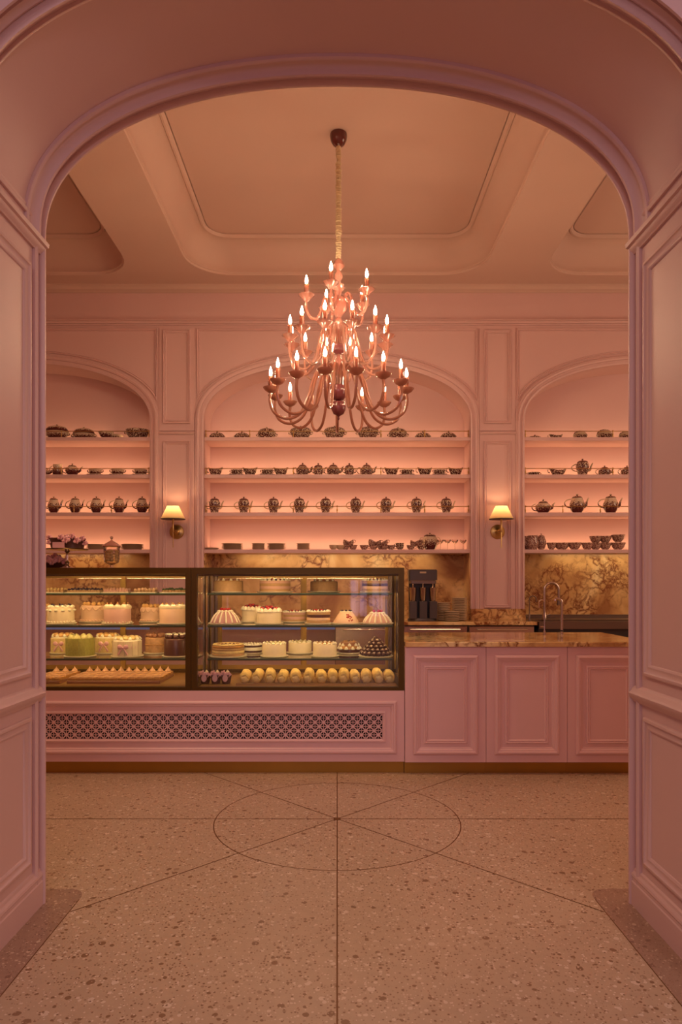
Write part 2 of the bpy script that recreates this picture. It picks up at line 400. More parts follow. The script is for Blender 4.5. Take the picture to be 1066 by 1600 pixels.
# --- ceiling with coved coffers -------------------------------------------
CZ = 4.93
def rrect(x0,x1,y0,y1,r,k=8):
    out = []
    for cx,cy,a0 in ((x1-r,y0+r,-90),(x1-r,y1-r,0),(x0+r,y1-r,90),(x0+r,y0+r,180)):
        for i in range(k+1):
            a = math.radians(a0+90*i/k); out.append((cx+r*math.cos(a), cy+r*math.sin(a)))
    return out
COF = [(-5.72,-2.34),(-1.68,1.68),(2.34,5.72)]
CR = [rrect(a,b,3.30,7.86,.48) for a,b in COF]
g = G().holed([(-6,2.9),(6,2.9),(6,8.2),(-6,8.2)], CR, lambda u,v: (u,v,CZ))
g.quad((-6,-5.2,5.3),(6,-5.2,5.3),(6,2.3,5.3),(-6,YN,5.3))
cove = [(.0,.0),(.004,.022),(.016,.026),(.018,.040),(.012,.05)] + [(.012+.186*(1-math.cos(PI/2*i/8)), .05+.275*math.sin(PI/2*i/8)) for i in range(1,9)] + [(.200,.335),(.204,.318),(.222,.318),(.232,.335),(.240,.350),(.25,.350)]
for (a,b), rr in zip(COF, CR):
    g.sweep(rr, cove, True, lambda u,v,h: (u,v,CZ+h))
    top = rrect(a+.245,b-.245,3.545,7.615,.235); g.holed(top, [], lambda u,v: (u,v,CZ+.35))
g.build('ceiling', CEILP, kind='structure', smooth=True)
# --- back wall with three arched niches -----------------------------------
YB, YI = 8.20, 8.60
NC, NH, NZ, NR = (-3.87, 0.0, 3.87), 1.61, 3.327, .690
g = G(); holes = []
for c in NC:
    a = arch(c, NH, NZ, NR); p = [(c-NH,.80)] + a + [(c+NH,.80)]; holes.append(p)
    g.sweep(p, [(0,YB),(0,YI)], False, lambda u,v,h: (u,h,v))
g.holed([(-6,0),(6,0),(6,5.3),(-6,5.3)], holes, lambda u,v: (u,YB,v))
g.quad((-6,YI,.8),(6,YI,.8),(6,YI,4.2),(-6,YI,4.2))
g.build('wall_back', PAINT, kind='structure', smooth=True)
bw = lambda u,v,h: (u, YB-h*1.6, v)
ARCHV = [(0,-.01),(0,.016),(.022,.020),(.026,.010),(.052,.012),(.056,.022),(.078,.026),(.084,.016),(.100,.016),(.108,.010),(.112,0)]
for c, hole in zip(NC, holes):
    trim(G().sweep(hole, ARCHV, False, bw), smooth=True)   # offset to the left of the path = outwards
    # spandrel panel
    e = 1.70; zt = 4.44
    cv = [p for p in arch(c, NH+.135, NZ, NR+.135, 2.17, 60) if abs(p[0]-c) <= e]
    path = [(c+e,zt),(c-e,zt)] + cv
    trim(G().sweep(path, [(0,0),(0,.010),(.006,.013),(.012,.008),(.020,.004),(.028,.009),(.034,0)], True, bw), smooth=True)
for px_ in (-5.74,-1.935,1.935,5.74):
    g = G()
    if abs(px_) < 3:
        g.box(px_-.213,px_+.213,YB-.014,YB+.001,1.05,3.155)
        g.box(px_-.213,px_+.213,YB-.014,YB+.001,3.20,4.44)
        q = lambda u,v,h: (u, YB-.014-h*1.5, v)
        PP = [(0,0),(0,.012),(.007,.016),(.013,.008),(.024,.005),(.030,.012),(.036,.010),(.040,0)]
        g.sweep([(px_-.165,1.062),(px_+.165,1.062),(px_+.165,3.075),(px_-.165,3.075)], PP, True, q)
        g.sweep([(px_-.165,3.285),(px_+.165,3.285),(px_+.165,4.415),(px_-.165,4.415)], PP, True, q)
        g.sweep([(px_-.218,3.155),(px_+.218,3.155)], [(0,0),(0,.018),(.012,.026),(.022,.018),(.034,.022),(.045,0)], False, bw)
        trim(g)
        trim(G().box(px_-.328,px_+.328,YB-.065,YB+.001,.921,1.052), MARBLE)
trim(G().sweep([(-6,4.475),(6,4.475)], [(0,0),(0,.012),(.010,.014),(.014,.030),(.030,.034),(.036,.052),(.045,.052),(.05,0)], False, bw), smooth=True)
trim(G().sweep([(-6,4.865),(6,4.865)], [(0,0),(0,.012),(.012,.02),(.02,.044),(.040,.052),(.05,.07),(.066,.07),(.066,0)], False, bw), CEILP, True)
for c in NC:   # marble splashback in the niches
    g = G().box(c-NH,c+NH,YI-.012,YI,.90,1.724); g.box(c-NH,c-NH+.012,YB+.002,YI,.92,1.724); g.box(c+NH-.012,c+NH,YB+.002,YI,.92,1.724)
    trim(g, MARBLE)
# --- floor inlays ---------------------------------------------------------
CF = (0, 3.93); RR = .705
g = G()
ring = [(CF[0]+RR*math.cos(2*PI*i/96), CF[1]+RR*math.sin(2*PI*i/96)) for i in range(96)]
g.sweep(ring, [(-.003,.0005),(.003,.0005)], True, lambda u,v,h: (u,v,h))
def line(x0,y0,x1,y1,w_=.003): g.sweep([(x0,y0),(x1,y1)], [(-w_,.0008),(w_,.0008)], False, lambda u,v,h: (u,v,h))
line(0,-2,0,4.9); line(-5.9,3.93,5.9,3.93)
for s in (-1,1):
    line(s*-1.11,2.82,s*.97,4.90)
g.box(-.02,.02,3.91,3.95,.0004,.0012)
trim(g, INLAY)
g = G()
for s in (-1,1):   # darker terrazzo border with clipped rounded end, a hair above the floor slab
    pts = [(1.27,2.0),(1.115,2.0),(1.115,2.93)] + [(1.20-.085*math.cos(a), 2.95+.085*math.sin(a)) for a in [PI/2*i/6 for i in range(7)]] + [(1.9,3.035),(1.9,2.85),(1.27,2.85)]
    pts = [(s*a,b) for a,b in pts]
    g.holed(pts, [], lambda u,v: (u,v,.0003))
trim(g, TERRAZZO2)
g = G()
for s in (-1,1): g.sweep([(s*1.115,2.0),(s*1.115,2.93)], [(-.002,.0006),(.002,.0006)], False, lambda u,v,h: (u,v,h))
trim(g, INLAY)

# ================================================================== SHELVES
SZ = {'top':3.126,'second':2.675,'third':2.216,'bottom':1.768}
SHELFY = 8.37
def shelf(c, lvl, posts, side):
    z = SZ[lvl]
    t = thing('wall_shelf', '%s pink painted shelf in the %s niche%s' % ({'top':'topmost','second':'second highest','third':'third highest','bottom':'lowest'}[lvl], side, ' without a rail' if lvl=='bottom' else ' with a brass rail'), 'shelf', (c,8.40,z-.043), 0, 'niche shelves')
    G().bbox(-NH+.001,NH-.001,-.205,.199,0,.043,.004).build('board', PAINT, t)
    if posts:
        G().tube([(-NH+.01,-.185,.117),(NH-.01,-.185,.117)], .0045, 6).build('rail_bar', BRASS, t)
        p = G().lathe([(.012,0),(.012,.004),(.005,.010),(.008,.022),(.010,.034),(.005,.048),(.004,.062),(.008,.072),(.0095,.078),(.006,.086),(1e-6,.09)], 10).build('rail_post', BRASS, t, True)
        repeat(p, t, [((x,-.185,.043),0) for x in posts])
    G().box(-NH+.03,NH-.03,.07,.10,.0431,.049).build('light_strip', LEDM, t)
    area('strip_light', (0,.085,.054), (2*NH-.06,.03), SHELF_W*(.4 if lvl=='top' else 1), WARM, (0,.25,1), t)
    return t
def posts(a, n): return [-NH+.02+i*(2*NH-.04)/(n-1) for i in range(n)]
shelf(0,'top',[-1.59,-1.06,-.53,.53,1.06,1.59],'middle'); shelf(0,'second',posts(0,4),'middle'); shelf(0,'third',posts(0,7),'middle'); shelf(0,'bottom',None,'middle')
for c, s in ((-3.87,'left'),(3.87,'right')):
    shelf(c,'top',posts(0,4),s); shelf(c,'second',posts(0,4),s); shelf(c,'third',posts(0,8),s); shelf(c,'bottom',None,s)

# ================================================================== BACK COUNTER
t = G().bbox(-5.9,2.29,7.75,8.588,.883,.920,.004).build('worktop', MARBLET); tag(t, 'gold and rust veined marble worktop along the back wall under the mixer', 'worktop')
for i in range(3):
    x0 = -.03+i*.77
    t = thing('undercounter_fridge', ['stainless undercounter fridge behind the pastry case, left of the mixer','stainless undercounter fridge below the milkshake mixer','stainless undercounter fridge right beside the sink unit'][i], 'fridge', (x0,7.80,0), 0, 'undercounter fridges')
    G().box(.005,.765,.03,.38,.10,.872).build('body', STEELD, t); G().box(.03,.74,.06,.36,0,.10).build('plinth', BLACK, t)
    d = G().bbox(.012,.758,0,.029,.12,.862,.003).build('door', STEEL, t)
    G().tube([(.10,-.002,.83),(.10,-.03,.83),(.67,-.03,.83),(.67,-.002,.83)], .009, 8).build('handle', CHROME, d, True)
t = thing('sink_unit', 'long dark steel sink unit at right under the marble splashback', 'sink', (2.30,7.72,0))
G().box(0,2.6,.03,.40,0,.86).build('cabinet', BLACK, t)
g = G().box(0,2.6,0,.06,.84,.925); g.box(0,2.6,.36,.46,.84,.925); g.box(0,.04,.06,.36,.84,.925); g.box(2.56,2.6,.06,.36,.84,.925); g.box(1.35,1.42,.06,.36,.84,.925); g.box(0,2.6,.46,.86,.86,.925)
g.build('rim', STEELD, t)
g = G().box(.04,2.56,.06,.36,.70,.705); g.build('basin', STEEL, t)
G().box(0,2.6,.80,.866,.925,.965).build('upstand', STEELD, t)
# big pull-down tap on the back counter
def gooseneck(r, h, reach, rad, name_m, parent, drop=.12, side=0):
    pts = [(0,0,0),(0,0,h-rad)] + [((-rad+rad*math.cos(a))*-1*math.cos(side), (-rad+rad*math.cos(a))*math.sin(side)*-1, h-rad+rad*math.sin(a)) for a in [PI*i/12 for i in range(1,13)]]
    e = pts[-1]; pts.append((e[0],e[1],e[2]-drop))
    return G().tube(pts, r, 10)
t = thing('sink_tap', 'tall arched pull-down steel tap against the lit marble splashback', 'tap', (X(855,7.95),8.05,.9255))
G().lathe([(.034,0),(.034,.006),(.026,.012),(.024,.05),(.018,.06),(.018,.12)],16).build('base', STEEL, t, True)
gooseneck(.016,.44,.1,.085,None,t,.10).build('spout', STEEL, t, True)
G().lathe([(.021,0),(.021,.07),(.017,.09)],14,(.17,0,.175)).build('spray_head', STEELD, t, True)
G().tube([(.02,0,.05),(.07,0,.07)],.007,8).build('lever', STEEL, t, True)
t = thing('filter_tap', 'small arched water filter tap on the back worktop beside the pilaster', 'tap', (2.262,7.98,.921))
G().lathe([(.022,0),(.022,.005),(.012,.012),(.012,.07),(.008,.08)],14).build('base', STEELD, t, True)
gooseneck(.007,.29,.1,.04,None,t,.03).build('spout', STEELD, t, True)
G().tube([(-.012,0,.045),(-.05,0,.06)],.005,8).build('lever', STEELD, t, True)
# milkshake mixer
t = thing('milkshake_mixer', 'grey triple spindle milkshake mixer on the back worktop', 'mixer', (X(660,7.97),7.97,.9205))
G().lathe([(.170,0),(.172,.012),(.165,.03),(.150,.036)],32,sy=.62).build('base', DGREY, t, True)
cup = G().lathe([(.030,0),(.033,.004),(.040,.17),(.042,.175),(.040,.176)],20).build('steel_cup', STEEL, t, True)
repeat(cup, t, [((x,-.055,.215),0) for x in (-.115,0,.115)])
st = G().bbox(-.045,.045,-.10,.0,0,.20,.006).build('pedestal', DGREY, t); repeat(st, t, [((x,0,.03),0) for x in (-.118,0,.118)])
G().bbox(-.155,.155,.0,.07,.03,.50,.01).build('column', BLACK, t)
sp = G().tube([(0,0,0),(0,0,.06)],.008,8).build('spindle', CHROME, t, True); repeat(sp, t, [((x,-.055,.385),0) for x in (-.115,0,.115)])
G().bbox(-.150,.150,-.105,.06,.435,.475,.01).build('collar', STEELD, t)
h = G().bbox(-.165,.165,-.09,.075,.475,.60,.012).build('motor_head', DGREY, t)
G().box(-.04,.035,-.0925,-.0901,.555,.575).build('badge', CREAMP, h)

# ================================================================== FRONT COUNTER
t = G().bbox(.482,2.235,4.795,5.72,.915,.949,.006).build('countertop', MARBLET); tag(t, 'polished gold and rust marble countertop of the pink service counter', 'countertop')
for i in range(3):
    x0 = .483 + i*.5775
    t = thing('counter_cabinet', ['pink panelled counter cabinet next to the pastry case','middle pink panelled cabinet of the marble topped counter','pink panelled counter cabinet next to the right archway jamb'][i], 'cabinet', (x0,4.82,0), 0, 'counter cabinets')
    wd = .574
    G().box(.002,wd,.02,.86,.091,.914).build('body', CABP, t)
    d = G().bbox(.0,wd+.001,0,.0195,.0915,.9145,.002).build('panel', CABP, t)
    fm = lambda u,v,h: (u,-h,v); m = .058
    G().sweep([(m,.148),(wd-m,.148),(wd-m,.853),(m,.853)], [(0,0),(0,.012),(.008,.020),(.018,.022),(.024,.014),(.034,.012),(.040,.006),(.048,.004),(.052,0)], True, fm).build('outer_moulding', CABP, d)
    m = .130
    G().sweep([(m,.222),(wd-m,.222),(wd-m,.780),(m,.780)], [(0,0),(.002,.006),(.012,.010),(.018,.004),(.024,.008),(.032,0)], True, fm).build('inner_moulding', CABP, d)
    G().box(.0,wd+.0035,.06,.08,.0,.0912).build('kick_plate', BRASSK, t)

# ================================================================== PASTRY CASES
BX0, BX1 = -2.55, .480
t = thing('case_base_cabinet', 'long pink base cabinet with pierced grille and brass kick under the pastry cases', 'cabinet', ((BX0+BX1)/2,4.84,0))
ox = (BX0+BX1)/2
GX0, GX1, GZ0, GZ1 = -2.507-ox, .324-ox, .2513, .4303
x0, x1 = BX0-ox, BX1-ox
g = G().box(x0,x1,0,.02,.091,GZ0); g.box(x0,x1,0,.02,GZ1,.5975); g.box(x0,GX0,0,.02,GZ0,GZ1); g.box(GX1,x1,0,.02,GZ0,GZ1); g.box(x0,x1,.50,.88,.091,.5975); g.box(x0,x1,.02,.50,.57,.5975); g.box(x0,x1,.02,.5,.091,.11)
g.build('front_panel', CABP, t)
fm = lambda u,v,h: (u,-h,v)
G().sweep([(x0+.04,.148),(.424-ox,.148),(.424-ox,.525),(x0+.04,.525)], [(0,0),(0,.010),(.010,.018),(.020,.018),(.026,.010),(.036,.008),(.042,.002),(.044,0)], True, fm).build('panel_moulding', CABP, t)
G().sweep([(GX0-.022,GZ0-.022),(GX1+.022,GZ0-.022),(GX1+.022,GZ1+.022),(GX0-.022,GZ1+.022)], [(0,0),(.002,.010),(.012,.012),(.016,.006),(.022,.004),(.022,0)], True, fm).build('grille_border', CABP, t)
g = G(); cw = (GX1-GX0)/94; ch = (GZ1-GZ0)/6
def bar(a, b, wd):
    a = Vector((a[0],0,a[1])); b = Vector((b[0],0,b[1])); d = (b-a).normalized(); n = Vector((-d.z,0,d.x))*wd
    vs = [a+n,a-n,b-n,b+n]; g.add([(p.x,.004,p.z) for p in vs]+[(p.x,.010,p.z) for p in vs], [(0,1,2,3),(0,4,5,1),(1,5,6,2),(2,6,7,3),(3,7,4,0)])
for i in range(95): bar((GX0+i*cw,GZ0),(GX0+i*cw,GZ1),.0021)
for j in range(7): bar((GX0,GZ0+j*ch),(GX1,GZ0+j*ch),.0021)
for i in range(94):
    for j in range(6):
        a = (GX0+i*cw,GZ0+j*ch); b = (a[0]+cw,a[1]+ch); c = (a[0]+cw,a[1]); d = (a[0],a[1]+ch)
        bar(*((a,b) if (i+j)%2 == 0 else (c,d)), .0040)
for i in range(95):
    for j in range(7):
        if (i+j)%2 == 0 and 0<i<94 and 0<j<6:
            cx, cz = GX0+i*cw, GZ0+j*ch; r = .0108
            g.add([(cx+r*math.cos(k*PI/4+PI/8),.003,cz+r*math.sin(k*PI/4+PI/8)) for k in range(8)], [tuple(range(8))])
g.build('grille', CABP, t)
G().box(x0+.03,x1-.03,.06,.07,.11,.57).build('grille_backing', HOLE, t)
G().box(x0,x1,.05,.07,0,.0905).build('kick_plate', BRASSK, t)

def pastry_case(xa, xb, label):
    t = thing('pastry_case', label, 'display case', ((xa+xb)/2,4.84,.598), 0, 'glass pastry cases')
    c = (xa+xb)/2; a, b = xa-c, xb-c; H = 1.475-.598; D = .88; P = .040
    g = G()
    for x in (a, b-P): g.box(x,x+P,0,P,0,H)
    g.box(a+P,b-P,0,P,H-.045,H); g.box(a+P,b-P,0,P,0,.024)
    g.build('front_frame', BRONZE, t)
    g = G()
    for x in (a, b-P): g.box(x,x+P,D-P,D,0,H)
    g.box(a+P,b-P,D-P,D,H-.032,H); g.box(a+P,b-P,D-P,D,0,.045)
    for x in (a,b-P): g.box(x,x+P,P,D-P,H-.045,H); g.box(x,x+P,P,D-P,0,.024)
    g.build('rear_frame', BRONZE, t)
    G().box(a+P,b-P,P,D-P,H-.014,H).build('top_panel', BRONZE, t)
    G().box(a+P,b-P,P,D-P,.0,.018).build('deck', TRAY, t)
    G().quad((a+P,.018,.024),(b-P,.018,.024),(b-P,.018,H-.045),(a+P,.018,H-.045)).build('front_glass', PANE, t)
    s_ = G().quad((0,P,.024),(0,D-P,.024),(0,D-P,H-.045),(0,P,H-.045)).build('side_glass', PANE, t)
    repeat(s_, t, [((a+.02,0,0),0),((b-.02,0,0),0)])
    mid = 0
    for k, (u0,u1,y) in enumerate(((a+P,mid+.025,D-.030),(mid-.025,b-P,D-.016))):
        d = thing('rear_door'); d.parent = t
        G().sweep([(u0,.046),(u1,.046),(u1,H-.033),(u0,H-.033)], [(0,y),(0,y-.012),(.036,y-.012),(.036,y)], True, lambda u,v,h: (u,h,v)).build('door_frame', GILT, d)
        G().quad((u0+.03,y-.005,.08),(u1-.03,y-.005,.08),(u1-.03,y-.005,H-.06),(u0+.03,y-.005,H-.06)).build('door_glass', PANE, d)
    st = G().box(-.006,.006,-.03,.03,.02,H-.05).build('shelf_standard', STEELD, t)
    repeat(st, t, [((x,y,0),0) for x in (a+P+.012,b-P-.012) for y in (.55,.73)])
    for z in (1.288,1.046,.795):
        zz = z-.598
        sh = G().box(a+P+.02,b-P-.02,.283,.79,zz-.008,zz).build('glass_shelf', SHELFG, t)
        G().box(a+P+.02,b-P-.02,.280,.2829,zz-.0085,zz+.0005).build('polished_edge', EDGEG, sh)
        lb = G().box(a+P+.02,b-P-.02,.288,.300,zz-.016,zz-.0085).build('light_bar', BRONZE, t)
        area('rear_bar_light', (0,.53,zz-.012), (b-a-.14,.008), CASE_W*.32, (1,.62,.27), (0,.5,-1), t)
        area('bar_light', (0,.294,zz-.018), (b-a-.14,.008), CASE_W*.5, (1,.62,.27), (0,.9,-1), t)
    G().box(a+P,b-P,.045,.065,H-.06,H-.046).build('light_bar', BRONZE, t)
    area('bar_light', (0,.055,H-.062), (b-a-.14,.012), CASE_W*1.4, (1,.62,.27), (0,1.25,-1), t)
    return t
pastry_case(-1.0415, .4785, 'right bronze framed glass pastry case with domed cakes and cream rolls')
pastry_case(-2.549, -1.0435, 'left bronze framed glass pastry case with ribboned cakes and green pistachio cake')

# ================================================================== CHANDELIER
ch = thing('chandelier', 'three tiered pink glass chandelier with candle bulbs hanging from the coffered ceiling', 'chandelier', (.012,5.92,0))
def lath(name, prof, m, z=0, n=24, mod=None): return G().lathe([(r,q+z) for r,q in prof], n, mod=mod).build(name, m, ch, True)
lath('canopy', [(.074,5.279),(.076,5.262),(.070,5.225),(.050,5.19),(.022,5.172),(.010,5.165)], CANOPY)
random.seed(3)
pr = []; z = 5.17
while z > 4.19:
    r = .024+random.uniform(-.004,.006); pr += [(r, z),(r*.72, z-.010)]; z -= .021
pr = pr[::-1]
G().lathe(pr, 16, mod=lambda a,zz: 1+.10*math.sin(3*a+zz*40)).build('silk_chain_sleeve', RUFFLE, ch)
flt = lambda a,zz: 1+.06*math.cos(10*a)
lath('glass_stem', [(.012,4.20),(.018,4.19),(.045,4.16),(.05,4.13),(.03,4.105),(.016,4.09),(.030,4.06),(.036,4.035),(.022,4.01),(.016,3.99),(.05,3.965),(.055,3.94),(.03,3.91),(.018,3.88)][::-1], PINKG, mod=flt)
lath('upper_glass_ball', [(.018,3.88),(.050,3.86),(.072,3.82),(.076,3.78),(.06,3.73),(.03,3.70),(.018,3.68),(.032,3.66),(.036,3.63),(.020,3.60),(.014,3.56),(.024,3.53),(.022,3.49),(.014,3.46)][::-1], PINKG, mod=flt)
lath('middle_hub_bowl', [(.012,3.36),(.045,3.368),(.062,3.39),(.066,3.42),(.064,3.432),(.03,3.44),(.012,3.47)], PLUMG)
lath('lower_stem', [(.014,3.36),(.022,3.33),(.040,3.30),(.042,3.27),(.022,3.24),(.018,3.20),(.036,3.17),(.045,3.12),(.05,3.09)][::-1], PINKG, mod=flt)
lath('lower_hub_bowl', [(.012,2.955),(.042,2.962),(.062,2.985),(.070,3.03),(.072,3.075),(.068,3.082),(.02,3.09)], PLUMG)
lath('bottom_ball', [(1e-6,2.785),(.007,2.79),(.010,2.80),(.006,2.815),(.016,2.824),(.045,2.84),(.062,2.875),(.064,2.91),(.052,2.942),(.02,2.956),(.012,2.96)], PLUMG)
def tier(n, a0, r, zc, pts, armm, cupm, cups, rad):
    arm = G().tube([(0,-p[0],p[1]) for p in spline([(a,b,0) for a,b in pts],5)], rad, 8).build('arm', armm, ch, True)
    arm.rotation_euler = (0,0,0)
    if cups == 'bowl':
        cup = G().lathe([(.010,-.045),(.020,-.04),(.045,-.026),(.064,-.004),(.066,.004),(.060,.004),(.04,-.014),(.012,-.022)], 20).build('candle_cup', cupm, arm, True)
    else:
        cup = G().lathe([(.010,-.05),(.022,-.045),(.030,-.03),(.062,-.006),(.070,.006),(.064,.006),(.03,-.014),(.012,-.022)], 20, mod=lambda a,z_: 1+.05*math.cos(10*a)).build('candle_cup', cupm, arm, True)
    cup.location = (0,-r,zc)
    sl = G().lathe([(.018,-.02),(.020,.0),(.020,.098),(.016,.102),(.006,.103)],12).build('candle_sleeve', SLEEVE, arm, True); sl.location = (0,-r,zc)
    bu = G().lathe([(.007,.102),(.0125,.116),(.0142,.130),(.0118,.148),(.006,.166),(.0015,.182)],8).build('bulb', BULB, arm, True); bu.location = (0,-r,zc)
    for k in range(n):
        a = arm if k == 0 else dup(arm, ch)
        a.rotation_euler = (0,0,math.radians(a0+360*k/n))
tier(5,-13,.28,3.86,[(.28,3.83),(.285,3.76),(.25,3.68),(.19,3.665),(.150,3.74),(.125,3.84),(.09,3.875),(.06,3.84),(.045,3.77)],PINKG,PINKG,'fl',.0125)
tier(12,15,.43,3.478,[(.43,3.44),(.435,3.35),(.40,3.25),(.31,3.205),(.23,3.27),(.185,3.40),(.150,3.54),(.105,3.585),(.06,3.53),(.04,3.43)],PINKGA,PINKG,'fl',.0120)
tier(15,13.5,.59,3.045,[(.59,3.00),(.595,2.92),(.555,2.83),(.45,2.785),(.34,2.83),(.27,2.96),(.225,3.12),(.165,3.235),(.10,3.235),(.06,3.16),(.05,3.07)],ROSEG,ROSEG,'bowl',.0125)
# six short clear arms curling out of the middle hub
c6 = G().tube([(0,-p[0],p[1]) for p in spline([(.045,3.43,0),(.05,3.53,0),(.085,3.60,0),(.125,3.56,0),(.14,3.45,0)],5)], .008, 8).build('glass_scroll', PINKG, ch, True)
repeat(c6, ch, [((0,0,0), math.radians(30+60*k)) for k in range(6)])

# ================================================================== SCONCES
def sconce():
    t = thing('wall_sconce')
    G().lathe([(.086,0),(.088,.006),(.082,.014),(.05,.018),(.028,.026),(.016,.04)],32).build('backplate', BRASS, t, True).rotation_euler = (PI/2,0,0)
    G().tube(spline([(0,-.03,0),(0,-.10,0),(0,-.185,.0)],4), .008, 8).build('arm', BRASS, t, True)
    G().tube([(0,-.19,-.20),(0,-.19,-.02)],.0055,8).build('drop_rod', BRASS, t, True)
    G().lathe([(.008,-.02),(.013,0),(.011,.04),(.011,.12),(.014,.13),(.014,.17)],14,(0,-.19,0)).build('stem', BRASS, t, True)
    s = G().lathe([(.142,.135),(.068,.290)],36,(0,-.19,0)); s.f = s.f[:36]
    s.build('shade', SHADE, t, True)
    G().lathe([(.1425,.133),(.1435,.139)],36,(0,-.19,0)).build('shade_trim', BLACK, t)
    tr = G().lathe([(.068,.287),(.0695,.292)],36,(0,-.19,0)); tr.f = tr.f[:36]; tr.build('shade_trim', BLACK, t)
    G().ball((0,-.19,.205),.022,12,8,1.3).build('bulb', SBULB, t, True)
    point('sconce_light', (0,-.19,.245), SCONCE_W, (1,.62,.30), .02, t)
    return t
place('sconce', sconce, (-1.935,8.186,1.98), 'brass sconce with cream cone shade on the left pilaster', 'wall lamp', 'brass wall sconces')
place('sconce', sconce, (1.935,8.186,1.98), 'brass sconce with cream cone shade on the right pilaster', 'wall lamp', 'brass wall sconces')

for x, y, kk in ((-1.0,-1.4,1.0),(2.0,-1.4,1.5),(0,-3.0,1.0)): area('hall_fill', (x,y,3.7), (.6,.6), HALL_FILL_W*kk, (1,.76,.66), (0,.35,-1))  # unseen fill lights added to brighten jambs, counter fronts and floor
for x, kk in ((-1.7,2.3),(2.0,.5)): area('ceiling_fill', (x,3.7,4.92), (1.0,1.0), CEILING_FILL_W*kk, (1,.70,.42), (0,0,-1))  # fill lights added to brighten the floor and case base, stronger at left
for c in NC: area('splashback_light', (c,8.45,1.72), (2.4,.02), 3.2, (1,.68,.36), (0,.25,-1))
area('side_bay_lamp', (5.9,5.6,3.0), (2.5,2.0), SIDE_W, (1,.68,.44), (-1,0,0))

# ================================================================== CROCKERY
DLID = mat('dark_transfer_lid', (.15,.055,.045), .18, vary=.5, vscale=60)
def knobbed_lid(t, r, z, h, m, sx=1, sy=1):
    l = G().lathe([(r,0),(r*1.03,.004),(r*.96,h*.38),(r*.76,h*.74),(r*.45,h*.94),(r*.15,h),(1e-6,h)],20,(0,0,z),sx,sy).build('lid', m, t, True)
    G().lathe([(.005,0),(.006,.006),(.011,.012),(.010,.019),(1e-6,.023)],10,(0,0,z+h-.002)).build('knob', m, l, True)
def ear(t, x, z, w, h, m, s=1, r=.0055, name='handle'):
    pts = [(x,0,z+h/2)] + [(x+s*w*math.sin(a),0,z+h/2*math.cos(a)) for a in [PI*i/8 for i in range(1,8)]] + [(x-s*.004,0,z-h/2)]
    return G().tube(pts, r, 7).build(name, m, t, True)
def coffee_pot(m=None, sq=False):
    def b():
        mm = m; t = thing('coffee_pot')
        if not sq: pr = [(.050,0),(.055,.006),(.047,.020),(.055,.045),(.066,.090),(.071,.125),(.067,.150),(.056,.164),(.054,.170)]
        else: pr = [(.038,0),(.042,.010),(.058,.035),(.070,.075),(.070,.105),(.058,.135),(.050,.150),(.052,.160)]
        G().lathe(pr,24).build('body', mm, t, True)
        knobbed_lid(t,.057 if not sq else .05, pr[-1][1]-.004,.028,DLID if mm is FLORAL else mm)
        ear(t,-.058,.105,.062,.090,CREAMP if not sq else mm,-1,.0062)
        G().tube(spline([(.060,0,.065),(.085,0,.085),(.094,0,.125),(.112,0,.162)],4),[.013]*6+[.010]*4+[.008]*3,8).build('spout', CREAMP if not sq else mm, t, True)
        return t
    return b
def teapot(m):
    def b():
        t = thing('teapot')
        G().lathe([(.045,0),(.050,.008),(.072,.028),(.084,.055),(.080,.085),(.055,.105),(.048,.110)],26).build('body', m, t, True)
        knobbed_lid(t,.050,.107,.024,DLID if m is FLORAL else m)
        ear(t,-.078,.065,.045,.070,m,-1)
        G().tube(spline([(.074,0,.045),(.100,0,.062),(.108,0,.09),(.128,0,.112)],4),[.014]*5+[.010]*5+[.007]*3,8).build('spout', m, t, True)
        return t
    return b
def sugar_bowl(m):
    def b():
        t = thing('sugar_bowl')
        G().lathe([(.036,0),(.040,.006),(.055,.030),(.062,.060),(.056,.085),(.048,.097)],22).build('body', m, t, True)
        knobbed_lid(t,.050,.095,.024,DLID if m is FLORAL else m)
        for s in (-1,1): ear(t,s*.056,.06,.026,.045,m,s)
        return t
    return b
def tureen(m, r=.12, h=.09, lid=.045, ov=.8):
    def b():
        t = thing('tureen')
        G().lathe([(r*.62,0),(r*.65,.008),(r*.80,h*.3),(r*.98,h*.68),(r,h*.95),(r*1.04,h)],28,sy=ov).build('body', m, t, True)
        if lid: knobbed_lid(t,r*1.0,h-.001,lid,m,1,ov)
        else: G().lathe([(r*.98,h*.93),(r*.2,h*.80),(1e-6,h*.80)],24,sy=ov).build('inside', CREAMP, t, True)
        for s in (-1,1): ear(t,s*r*.97,h*.72,.026,.030,m,s,.006)
        return t
    return b
def low_dish(m, r=.098):
    def b():
        t = thing('vegetable_dish')
        G().lathe([(r*.5,0),(r*.55,.006),(r*.85,.018),(r*1.0,.030),(r*1.02,.034)],26,sy=.8).build('body', m, t, True)
        knobbed_lid(t,r*.92,.032,.034,m,1,.8); return t
    return b
def bowl(m, r=.075, h=.055):
    def b():
        t = thing('bowl')
        G().lathe([(r*.45,0),(r*.47,.006),(r*.75,h*.35),(r*.96,h*.85),(r,h),(r*.97,h),(r*.7,h*.35),(r*.3,.010),(1e-6,.010)],24).build('body', m, t, True)
        return t
    return b
def sauce_boat(m):
    def b():
        t = thing('sauce_boat')
        lift = lambda x,y,z: 3.2*x*x*(z/.065 if z>0 else 0)
        G().lathe([(.035,.006),(.040,.012),(.052,.026),(.066,.050),(.072,.065),(.069,.065),(.045,.025),(1e-6,.020)],26,(0,0,0),1.28,.7,lift=lift).build('body', m, t, True)
        ear(t,-.088,.060,.022,.04,m,-1,.0045)
        G().lathe([(.04,0),(.075,.004),(.098,.012),(.100,.014),(.07,.008),(1e-6,.007)],26,sx=1.0,sy=.7).build('stand', m, t, True)
        return t
    return b
